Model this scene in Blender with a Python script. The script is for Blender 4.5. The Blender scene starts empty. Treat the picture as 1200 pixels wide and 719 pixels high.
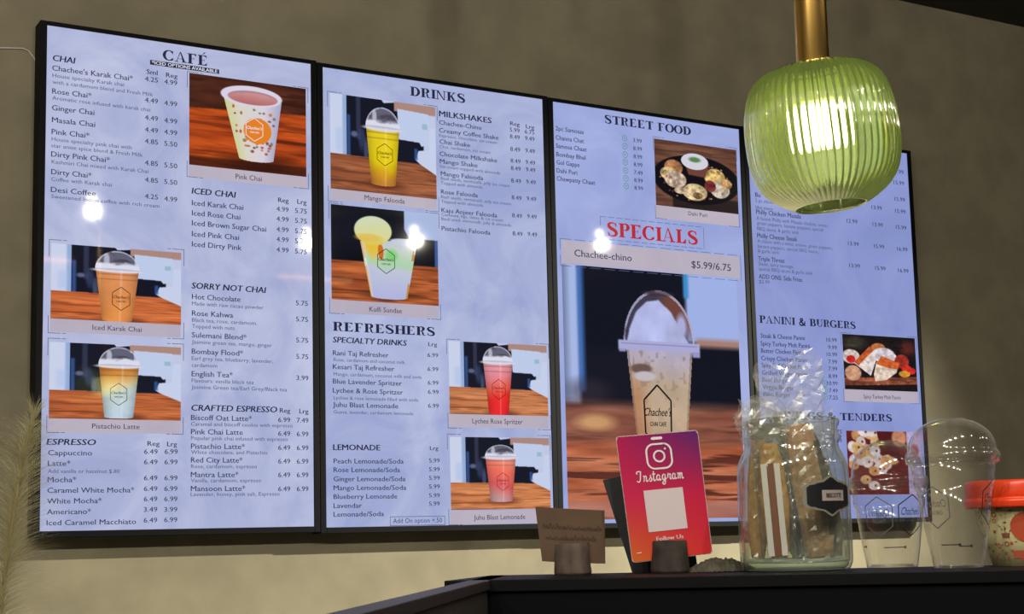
import bpy, bmesh, math, random
import numpy as np
from mathutils import Vector, Matrix

# ------------------------------------------------------------------ camera
F_PX=1775.321; YAW=0.53497; PITCH=0.12643; ROLL=-0.02514; CAM=(-1.0367,-3.1953,1.2506); PPX=11.318; PPY=47.307
scene = bpy.context.scene
COL = scene.collection
cam_d = bpy.data.cameras.new('camera'); cam = bpy.data.objects.new('camera', cam_d); COL.objects.link(cam)
cam_d.sensor_width = 36.0; cam_d.lens = F_PX*36.0/1200.0
cam_d.shift_x = -PPX/1200.0; cam_d.shift_y = PPY/1200.0
cam_d.clip_start = 0.02
_f = Vector((math.sin(YAW)*math.cos(PITCH), math.cos(YAW)*math.cos(PITCH), math.sin(PITCH)))
_r0 = Vector((math.cos(YAW), -math.sin(YAW), 0)); _u0 = _r0.cross(_f)
_r = math.cos(ROLL)*_r0 + math.sin(ROLL)*_u0; _u = -math.sin(ROLL)*_r0 + math.cos(ROLL)*_u0
M = Matrix((( _r.x, _u.x, -_f.x, CAM[0]), (_r.y, _u.y, -_f.y, CAM[1]), (_r.z, _u.z, -_f.z, CAM[2]), (0, 0, 0, 1)))
cam.matrix_world = M
scene.camera = cam

# ------------------------------------------------------------------ world, exposure, lights
scene.view_settings.view_transform = 'Standard'; scene.view_settings.look = 'None'
scene.view_settings.exposure = 0.0; scene.view_settings.gamma = 1.0; scene.view_settings.use_curve_mapping = False
w = bpy.data.worlds.new('world'); scene.world = w; w.use_nodes = True
w.node_tree.nodes['Background'].inputs[0].default_value = (0.5, 0.47, 0.42, 1); w.node_tree.nodes['Background'].inputs[1].default_value = 0.10

def light(name, kind, loc, target, power, color, **kw):
    d = bpy.data.lights.new(name, kind); d.energy = power; d.color = color
    for k, v in kw.items(): setattr(d, k, v)
    o = bpy.data.objects.new(name, d); COL.objects.link(o); o.location = loc
    o.rotation_euler = (Vector(target)-Vector(loc)).to_track_quat('-Z', 'Y').to_euler()
    return o
# ceiling spotlight that washes the lower wall (it throws the screens' shadow down and to the left)
light('wall_wash_spotlight', 'SPOT', (3.4, -1.9, 2.80), (0.35, 0.055, 0.30), 1500, (1.0, 0.94, 0.77), spot_size=math.radians(56), spot_blend=1.0, shadow_soft_size=0.025)
# the row of small ceiling spotlights over the customer side
ROW = [(-2.9,-3.45),(-2.2,-3.45),(-1.5,-3.5),(-.8,-3.5),(-.1,-3.5),(.72,-3.52),(1.88,-3.82),(2.36,-3.56),(3.29,-3.26)]
for x_, y_ in ROW: light('ceiling_spotlight', 'SPOT', (x_, y_, 2.765), (x_*.4-.1, -.6, .9), 60 if x_ < 0 else 9, (1.0, 0.92, 0.78), spot_size=math.radians(150), spot_blend=.6, shadow_soft_size=0.022)

# ------------------------------------------------------------------ helpers
def srgb(c, a=1.0):
    f = lambda x: x/12.92 if x <= 0.04045 else ((x+0.055)/1.055)**2.4
    return tuple(f(v/255.0) for v in c) + (a,)
def new_mat(name):
    m = bpy.data.materials.new(name); m.use_nodes = True
    return m, m.node_tree.nodes, m.node_tree.links
def pbr(name, col, rough=0.5, metal=0.0, noise=None, bump=0.0, scale=30.0, spec=0.5, coords='Object', stretch=(1,1,1)):
    m, n, l = new_mat(name); b = n['Principled BSDF']
    b.inputs['Base Color'].default_value = srgb(col); b.inputs['Roughness'].default_value = rough
    b.inputs['Metallic'].default_value = metal; b.inputs['Specular IOR Level'].default_value = spec
    if noise is not None or bump:
        tc = n.new('ShaderNodeTexCoord'); mp = n.new('ShaderNodeMapping'); l.new(tc.outputs[coords], mp.inputs[0])
        mp.inputs['Scale'].default_value = stretch
        nz = n.new('ShaderNodeTexNoise'); nz.inputs['Scale'].default_value = scale; nz.inputs['Detail'].default_value = 6
        l.new(mp.outputs[0], nz.inputs['Vector'])
        if noise is not None:
            mx = n.new('ShaderNodeMix'); mx.data_type = 'RGBA'
            mx.inputs[6].default_value = srgb(col); mx.inputs[7].default_value = srgb(noise)
            rp = n.new('ShaderNodeMapRange'); rp.inputs[1].default_value = 0.35; rp.inputs[2].default_value = 0.65
            l.new(nz.outputs[0], rp.inputs[0]); l.new(rp.outputs[0], mx.inputs[0]); l.new(mx.outputs[2], b.inputs['Base Color'])
        if bump:
            bp = n.new('ShaderNodeBump'); bp.inputs['Strength'].default_value = bump; bp.inputs['Distance'].default_value = 0.002
            l.new(nz.outputs[0], bp.inputs['Height']); l.new(bp.outputs[0], b.inputs['Normal'])
    return m
def emis(name, col, strength):
    m, n, l = new_mat(name); n.remove(n['Principled BSDF']); e = n.new('ShaderNodeEmission')
    e.inputs[0].default_value = srgb(col); e.inputs[1].default_value = strength
    l.new(e.outputs[0], n['Material Output'].inputs[0]); return m
def screen_mat(name, col=None, col2=None, attr=None, k=1.0):
    """lit LCD pixels under a glossy cover"""
    m, n, l = new_mat(name); n.remove(n['Principled BSDF']); e = n.new('ShaderNodeEmission'); e.inputs[1].default_value = k
    if attr:
        a = n.new('ShaderNodeAttribute'); a.attribute_name = attr; l.new(a.outputs['Color'], e.inputs[0])
    elif col2:
        tc = n.new('ShaderNodeTexCoord'); nz = n.new('ShaderNodeTexNoise'); nz.inputs['Scale'].default_value = 4.2; nz.inputs['Detail'].default_value = 7
        nz.inputs['Roughness'].default_value = 0.6; nz.inputs['Distortion'].default_value = 1.2
        l.new(tc.outputs['Object'], nz.inputs['Vector'])
        rp = n.new('ShaderNodeMapRange'); rp.inputs[1].default_value = 0.33; rp.inputs[2].default_value = 0.68; l.new(nz.outputs[0], rp.inputs[0])
        mx = n.new('ShaderNodeMix'); mx.data_type = 'RGBA'; mx.inputs[6].default_value = srgb(col); mx.inputs[7].default_value = srgb(col2)
        l.new(rp.outputs[0], mx.inputs[0]); l.new(mx.outputs[2], e.inputs[0])
    else: e.inputs[0].default_value = srgb(col)
    g = n.new('ShaderNodeBsdfGlossy'); g.inputs['Roughness'].default_value = 0.04; g.inputs[0].default_value = (0.045, 0.045, 0.045, 1)
    ad = n.new('ShaderNodeAddShader'); l.new(e.outputs[0], ad.inputs[0]); l.new(g.outputs[0], ad.inputs[1]); l.new(ad.outputs[0], n['Material Output'].inputs[0])
    return m
def clear_mat(name, tint=(1,1,1), ior=1.5, rough=0.02, haze=0.0, rimhaze=0.0, gain=1.0, hazecol=(0.8,0.8,0.75), bump=0.0, bscale=60):
    """thin clear plastic or glass: see-through with a fresnel reflection and a little haze"""
    m, n, l = new_mat(name); n.remove(n['Principled BSDF'])
    t = n.new('ShaderNodeBsdfTransparent'); t.inputs[0].default_value = tuple(tint)+(1,)
    g = n.new('ShaderNodeBsdfGlossy'); g.inputs['Roughness'].default_value = rough
    fr = n.new('ShaderNodeLayerWeight'); fr.inputs['Blend'].default_value = 0.5      # facing: same for both sides of a thin wall
    pw = n.new('ShaderNodeMath'); pw.operation = 'POWER'; pw.inputs[1].default_value = 4.0; l.new(fr.outputs['Facing'], pw.inputs[0])
    mu = n.new('ShaderNodeMath'); mu.operation = 'MULTIPLY_ADD'; mu.inputs[1].default_value = 0.45*gain; mu.inputs[2].default_value = 0.035*gain; mu.use_clamp = True; l.new(pw.outputs[0], mu.inputs[0])
    mx = n.new('ShaderNodeMixShader'); l.new(mu.outputs[0], mx.inputs[0]); l.new(t.outputs[0], mx.inputs[1]); l.new(g.outputs[0], mx.inputs[2])
    out = mx
    if haze:
        d = n.new('ShaderNodeBsdfDiffuse'); d.inputs[0].default_value = tuple(hazecol)+(1,)
        m2 = n.new('ShaderNodeMixShader'); p2 = n.new('ShaderNodeMath'); p2.operation = 'MULTIPLY_ADD'; p2.inputs[1].default_value = rimhaze; p2.inputs[2].default_value = haze; l.new(pw.outputs[0], p2.inputs[0]); l.new(p2.outputs[0], m2.inputs[0]); l.new(mx.outputs[0], m2.inputs[1]); l.new(d.outputs[0], m2.inputs[2]); out = m2
    if bump:
        nz = n.new('ShaderNodeTexNoise'); nz.inputs['Scale'].default_value = bscale; tc = n.new('ShaderNodeTexCoord'); l.new(tc.outputs['Object'], nz.inputs['Vector'])
        bp = n.new('ShaderNodeBump'); bp.inputs['Strength'].default_value = bump; bp.inputs['Distance'].default_value = 0.003; l.new(nz.outputs[0], bp.inputs['Height'])
        l.new(bp.outputs[0], g.inputs['Normal']); l.new(bp.outputs[0], fr.inputs['Normal'])
    l.new(out.outputs[0], n['Material Output'].inputs[0]); return m

def link(o, parent=None):
    COL.objects.link(o)
    if parent is not None: o.parent = parent
    return o
def tag(o, label=None, cat=None, group=None, kind=None):
    if label: o['label'] = label
    if cat: o['category'] = cat
    if group: o['group'] = group
    if kind: o['kind'] = kind
    return o
def empty(name, loc=(0,0,0), rot=(0,0,0)):
    o = bpy.data.objects.new(name, None); o.empty_display_size = 0.05; o.location = loc; o.rotation_euler = rot; COL.objects.link(o); return o
def mesh_obj(name, verts, faces, mat, parent=None, smooth=False, label=None):
    kind = 'stuff' if name in ('lettering','hairline_borders','doodle_print','vegetarian_marks','handwriting','white_print','logo_print','tag_lettering','fill_mark') else None
    me = bpy.data.meshes.new(name); me.from_pydata([tuple(v) for v in verts], [], faces); me.update()
    if mat is not None: me.materials.append(mat)
    if smooth: me.polygons.foreach_set('use_smooth', [True]*len(me.polygons))
    o = bpy.data.objects.new(name, me); link(o, parent)
    if label: o['label'] = label
    if kind: o['kind'] = kind
    return o
class MB:
    def __init__(s): s.v = []; s.f = []
    def add(s, v, f):
        b = len(s.v); s.v += [tuple(q) for q in v]; s.f += [tuple(b+i for i in q) for q in f]; return s
    def box(s, x0, y0, z0, x1, y1, z1):
        v = [(x0,y0,z0),(x1,y0,z0),(x1,y1,z0),(x0,y1,z0),(x0,y0,z1),(x1,y0,z1),(x1,y1,z1),(x0,y1,z1)]
        return s.add(v, [(0,3,2,1),(4,5,6,7),(0,1,5,4),(1,2,6,5),(2,3,7,6),(3,0,4,7)])
    def obox(s, c, ax, ay, az):
        """oriented box: corner c and three edge vectors"""
        c, ax, ay, az = map(Vector, (c, ax, ay, az)); v = [c, c+ax, c+ax+ay, c+ay, c+az, c+ax+az, c+ax+ay+az, c+ay+az]
        return s.add(v, [(0,3,2,1),(4,5,6,7),(0,1,5,4),(1,2,6,5),(2,3,7,6),(3,0,4,7)])
    def lathe(s, prof, n=32, M=None, rfun=None, a0=0.0, a1=2*math.pi):
        full = abs(a1-a0-2*math.pi) < 1e-6; m = n if full else n+1; v = []
        for j, (r, z) in enumerate(prof):
            for i in range(m):
                a = a0+(a1-a0)*i/n; rr = r*(rfun(a, j) if rfun else 1.0); p = Vector((rr*math.cos(a), rr*math.sin(a), z)); v.append(M @ p if M is not None else p)
        f = [(j*m+i, j*m+(i+1) % m, (j+1)*m+(i+1) % m, (j+1)*m+i) for j in range(len(prof)-1) for i in range(n)]
        return s.add(v, f)
    def tube(s, pts, r, n=8):
        pts = [Vector(p) for p in pts]; v = []
        for i, p in enumerate(pts):
            d = (pts[min(i+1, len(pts)-1)]-pts[max(i-1, 0)]).normalized(); a = Vector((0,0,1)) if abs(d.z) < 0.9 else Vector((1,0,0))
            x = d.cross(a).normalized(); y = d.cross(x); rr = r[i] if isinstance(r, (list, tuple)) else r
            v += [p + rr*(math.cos(2*math.pi*k/n)*x + math.sin(2*math.pi*k/n)*y) for k in range(n)]
        f = [(i*n+k, i*n+(k+1) % n, (i+1)*n+(k+1) % n, (i+1)*n+k) for i in range(len(pts)-1) for k in range(n)]
        f += [tuple(range(n))[::-1], tuple((len(pts)-1)*n+k for k in range(n))]
        return s.add(v, f)
    def build(s, name, mat, parent=None, smooth=False, label=None): return mesh_obj(name, s.v, s.f, mat, parent, smooth, label)
def bevel(o, w=0.001, seg=2):
    m = o.modifiers.new('bevel', 'BEVEL'); m.width = w; m.segments = seg; m.limit_method = 'ANGLE'; return o

# --- batched text: every request becomes flat 2-D geometry handed to a mapping
TXT = []
def text2d(s, cap, width=None, shear=0.0, bold=0.0, align='LEFT'):
    """queues a line; returns a dict later filled with v (Nx2 array, baseline origin) and f"""
    r = dict(s=s, cap=cap, width=width, shear=shear, bold=bold, align=align); TXT.append(r); return r
def flush_text():
    obs = []
    for r in TXT:
        if 'v' in r: continue
        c = bpy.data.curves.new('t', 'FONT'); c.body = r['s']; c.size = 1.0; c.resolution_u = 2; c.shear = r['shear']
        o = bpy.data.objects.new('t', c); COL.objects.link(o); obs.append((r, o, c))
    bpy.context.view_layer.update(); dg = bpy.context.evaluated_depsgraph_get()
    for r, o, c in obs:
        me = bpy.data.meshes.new_from_object(o.evaluated_get(dg)); n = len(me.vertices)
        a = np.zeros(n*3); me.vertices.foreach_get('co', a); a = a.reshape(-1, 3)[:, :2]
        CAPH = 0.645
        if n:
            a[:, 0] -= a[:, 0].min(); a = a*(r['cap']/CAPH)
            if r['width']: a[:, 0] *= r['width']/max(a[:, 0].max(), 1e-6)
            if r['align'] == 'CENTER': a[:, 0] -= a[:, 0].max()/2
        F_ = [tuple(p.vertices) for p in me.polygons]
        if r['bold'] > 0:       # a heavier weight: the same letters doubled sideways
            a = np.concatenate([a-[r['bold']*r['cap']*2.2, 0], a+[r['bold']*r['cap']*2.2, 0]]); F_ = F_+[tuple(n+i for i in q) for q in F_]
        r['v'] = a; r['f'] = F_
        bpy.data.meshes.remove(me); bpy.data.objects.remove(o); bpy.data.curves.remove(c)

# --- high-contrast serif capitals drawn from stems, hairlines and swelling arcs (cap height 1)
TH, HR = 0.25, 0.08
class G2:
    def __init__(s): s.v = []; s.f = []
    def poly(s, p): b = len(s.v); s.v += p; s.f.append(tuple(range(b, b+len(p)))); return s
    def rect(s, x0, y0, x1, y1): return s.poly([(x0,y0),(x1,y0),(x1,y1),(x0,y1)])
    def stem(s, x, y0=0, y1=1, t=TH, top=True, bot=True):
        s.rect(x, y0, x+t, y1)
        if bot: s.rect(x-0.09, y0, x+t+0.09, y0+HR)
        if top: s.rect(x-0.09, y1-HR, x+t+0.09, y1)
        return s
    def stroke(s, pts, th):
        n = len(pts); L = []; R = []
        for i, p in enumerate(pts):
            a = pts[max(i-1, 0)]; b = pts[min(i+1, n-1)]; dx, dy = b[0]-a[0], b[1]-a[1]; d = math.hypot(dx, dy) or 1
            t = (th[i] if isinstance(th, (list, tuple)) else th)/2; L.append((p[0]-dy/d*t, p[1]+dx/d*t)); R.append((p[0]+dy/d*t, p[1]-dx/d*t))
        for i in range(n-1): s.poly([L[i], R[i], R[i+1], L[i+1]])
        return s
    def arc(s, cx, cy, rx, ry, a0, a1, t=TH, h=HR, n=20):
        p = []; w_ = []
        for i in range(n+1):
            a = math.radians(a0+(a1-a0)*i/n); p.append((cx+rx*math.cos(a), cy+ry*math.sin(a))); w_.append(h+(t-h)*abs(math.cos(a))**1.6)
        return s.stroke(p, w_)
def smooth_path(P, n=8):
    out = []
    for i in range(len(P)-1):
        p0 = P[max(i-1,0)]; p1 = P[i]; p2 = P[i+1]; p3 = P[min(i+2, len(P)-1)]
        for k in range(n):
            t = k/n; out.append(tuple(0.5*((2*p1[j])+(-p0[j]+p2[j])*t+(2*p0[j]-5*p1[j]+4*p2[j]-p3[j])*t*t+(-p0[j]+3*p1[j]-3*p2[j]+p3[j])*t**3) for j in (0,1)))
    out.append(P[-1]); return out
def serif_glyph(ch):
    g = G2()
    if ch in 'EÉF':
        g.stem(0.1); g.rect(0.1, 1-HR, 0.72, 1); g.poly([(0.68,1),(0.72,1),(0.72,0.72),(0.69,0.72)]); g.rect(0.28, 0.49, 0.52, 0.53); g.rect(0.5, 0.40, 0.54, 0.62)
        if ch != 'F': g.rect(0.1, 0, 0.74, HR); g.poly([(0.70,0),(0.74,0),(0.76,0.3),(0.73,0.3)]); g.poly([(0.45,0.03),(0.73,0.03),(0.73,0.22)])
        g.poly([(0.45,0.97),(0.70,0.97),(0.70,0.80)])
        if ch == 'É': g.poly([(0.38,1.08),(0.46,1.08),(0.66,1.30),(0.54,1.30)])
        return g, 0.84 if ch != 'F' else 0.80
    if ch == 'A':
        g.poly([(0.42,1.0),(0.50,1.0),(0.86,0.02),(0.66,0.02)]); g.poly([(0.42,1.0),(0.46,0.92),(0.16,0.02),(0.12,0.02)]); g.rect(0.24,0.30,0.68,0.34)
        g.rect(0.0,0,0.28,HR); g.rect(0.56,0,0.96,HR); return g, 0.98
    if ch == 'C': g.arc(0.46,0.5,0.38,0.475,40,322); g.rect(0.74,0.64,0.78,0.97); g.rect(0.76,0.18,0.80,0.30); g.poly([(0.60,0.93),(0.76,0.80),(0.76,0.70),(0.70,0.80)]); return g, 0.88
    if ch == 'G': g.arc(0.46,0.5,0.38,0.475,40,300); g.rect(0.74,0.64,0.78,0.97); g.stem(0.64,0.04,0.44,TH,True,False); return g, 0.95
    if ch == 'O': g.arc(0.46,0.5,0.37,0.475,0,360,TH,HR,32); return g, 0.94
    if ch == 'D': g.stem(0.1); g.arc(0.36,0.5,0.42,0.475,-90,90); g.rect(0.2,0,0.38,HR); g.rect(0.2,1-HR,0.38,1); return g, 0.93
    if ch in 'BPR':
        g.stem(0.1); g.rect(0.2,1-HR,0.46,1); g.arc(0.44,0.745,0.22,0.23,-90,90); g.rect(0.2,0.49,0.46,0.535)
        if ch == 'B': g.arc(0.46,0.265,0.26,0.24,-90,90); g.rect(0.2,0,0.48,HR); return g, 0.86
        if ch == 'R': g.poly([(0.44,0.52),(0.56,0.48),(0.66,0.36),(0.70,0.12),(0.76,0.05),(0.86,0.06),(0.88,0.0),(0.72,-0.01),(0.60,0.02),(0.54,0.14),(0.50,0.40)]); return g, 0.90
        return g, 0.78
    if ch == 'I': g.stem(0.1); return g, 0.40
    if ch == 'H': g.stem(0.1); g.stem(0.66); g.rect(0.2, 0.47, 0.7, 0.47+HR); return g, 0.98
    if ch == 'K': g.stem(0.1); g.stroke([(0.25,0.35),(0.72,0.97)], HR); g.poly([(0.36,0.52),(0.50,0.66),(0.84,0.02),(0.62,0.02)]); g.rect(0.56,1-HR,0.84,1); g.rect(0.54,0,0.92,HR); return g, 0.94
    if ch == 'L': g.stem(0.1); g.rect(0.1,0,0.72,HR); g.poly([(0.45,0.03),(0.72,0.03),(0.74,0.34),(0.70,0.34)]); return g, 0.80
    if ch == 'N': g.stem(0.12,0,1,HR,True,True); g.stem(0.76,0,1,HR,True,False); g.poly([(0.06,1),(0.26,1),(0.81,0.0),(0.70,0.0)]); return g, 0.96
    if ch == 'M': g.stem(0.12,0,1,HR); g.stem(0.86,0,1,TH); return g, 1.15
    if ch == 'S':
        P = smooth_path([(0.64,0.76),(0.56,0.92),(0.36,0.965),(0.17,0.88),(0.14,0.72),(0.28,0.58),(0.50,0.46),(0.64,0.32),(0.62,0.13),(0.42,0.035),(0.2,0.07),(0.10,0.26)], 5)
        n = len(P); g.stroke(P, [HR+(TH-HR)*max(0, math.sin(math.pi*min(1, max(0, (i/n-0.12)/0.76))))**1.3 for i in range(n)])
        g.rect(0.62,0.68,0.66,0.98); g.rect(0.08,0.02,0.12,0.34); return g, 0.78
    if ch == 'T': g.stem(0.34,0,1,TH,False,True); g.rect(0.02,1-HR,0.84,1); g.poly([(0.02,1),(0.06,1),(0.06,0.70),(0.03,0.70)]); g.poly([(0.80,1),(0.84,1),(0.83,0.70),(0.80,0.70)]); g.poly([(0.06,0.97),(0.25,0.97),(0.06,0.82)]); g.poly([(0.80,0.97),(0.62,0.97),(0.80,0.82)]); return g, 0.86
    if ch == 'U': g.stem(0.1,0.3,1,TH,True,False); g.stem(0.72,0.3,1,HR,True,False); g.arc(0.465,0.30,0.275,0.27,180,360,0.12,HR); return g, 0.92
    if ch == 'W': g.poly([(0.02,1),(0.24,1),(0.46,0.0),(0.38,0.0)]); g.stroke([(0.41,0.02),(0.62,0.98)], HR); g.poly([(0.5,1),(0.72,1),(0.94,0.0),(0.86,0.0)]); g.stroke([(0.9,0.02),(1.14,0.98)], HR); g.rect(-0.04,1-HR,0.34,1); g.rect(0.44,1-HR,0.80,1); g.rect(1.0,1-HR,1.26,1); return g, 1.26
    if ch == '&':
        P = smooth_path([(0.86,0.56),(0.80,0.30),(0.55,0.05),(0.30,0.03),(0.14,0.18),(0.18,0.40),(0.42,0.58),(0.54,0.78),(0.44,0.96),(0.28,0.90),(0.28,0.70),(0.50,0.35),(0.78,0.06),(0.94,0.08)], 5)
        n = len(P); g.stroke(P, [HR+0.05+(0.08*abs(math.sin(3*math.pi*i/n))) for i in range(n)]); g.rect(0.72,0.54,0.96,0.58); return g, 1.0
    return g, 0.42
def serif_text(s, cap, width):
    v = []; f = []; x = 0
    for ch in s:
        g, a = serif_glyph(ch); b = len(v); v += [(x+p[0], p[1]) for p in g.v]; f += [tuple(b+i for i in q) for q in g.f]; x += a+0.04
    a = np.array(v, float); a[:, 0] -= a[:, 0].min(); a[:, 0] *= width/a[:, 0].max(); a[:, 1] *= cap
    return dict(v=a, f=f)

# ------------------------------------------------------------------ the room (structure)
Z_CEIL = 1.0328+1.83; Y_WALL = 0.055
wall_m = pbr('wall_paint', (141, 134, 112), 0.75, 0, (128, 121, 101), 0.25, 9.0, 0.25)
dark_m = pbr('dark_ceiling_paint', (52, 53, 50), 0.8)
floor_m = pbr('floor_concrete', (120, 112, 100), 0.6, 0, (98, 92, 82), 0.1, 3.0)
room_m = pbr('side_wall_paint', (120, 112, 96), 0.8)
def struct(name, box_, m): o = MB().box(*box_).build(name, m); o['kind'] = 'structure'; return o
struct('wall_back', (-3.2, Y_WALL, 0, 6.5, Y_WALL+0.15, Z_CEIL+0.1), wall_m)
struct('floor', (-3.2, -7.5, -0.1, 6.5, Y_WALL+0.15, 0), floor_m)
struct('ceiling', (-3.2, -7.5, Z_CEIL, 6.5, Y_WALL, Z_CEIL+0.1), dark_m)
struct('wall_left', (-3.35, -7.5, 0, -3.2, Y_WALL+0.15, Z_CEIL+0.1), room_m)
struct('wall_right', (6.5, -7.5, 0, 6.65, Y_WALL+0.15, Z_CEIL+0.1), room_m)

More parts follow.
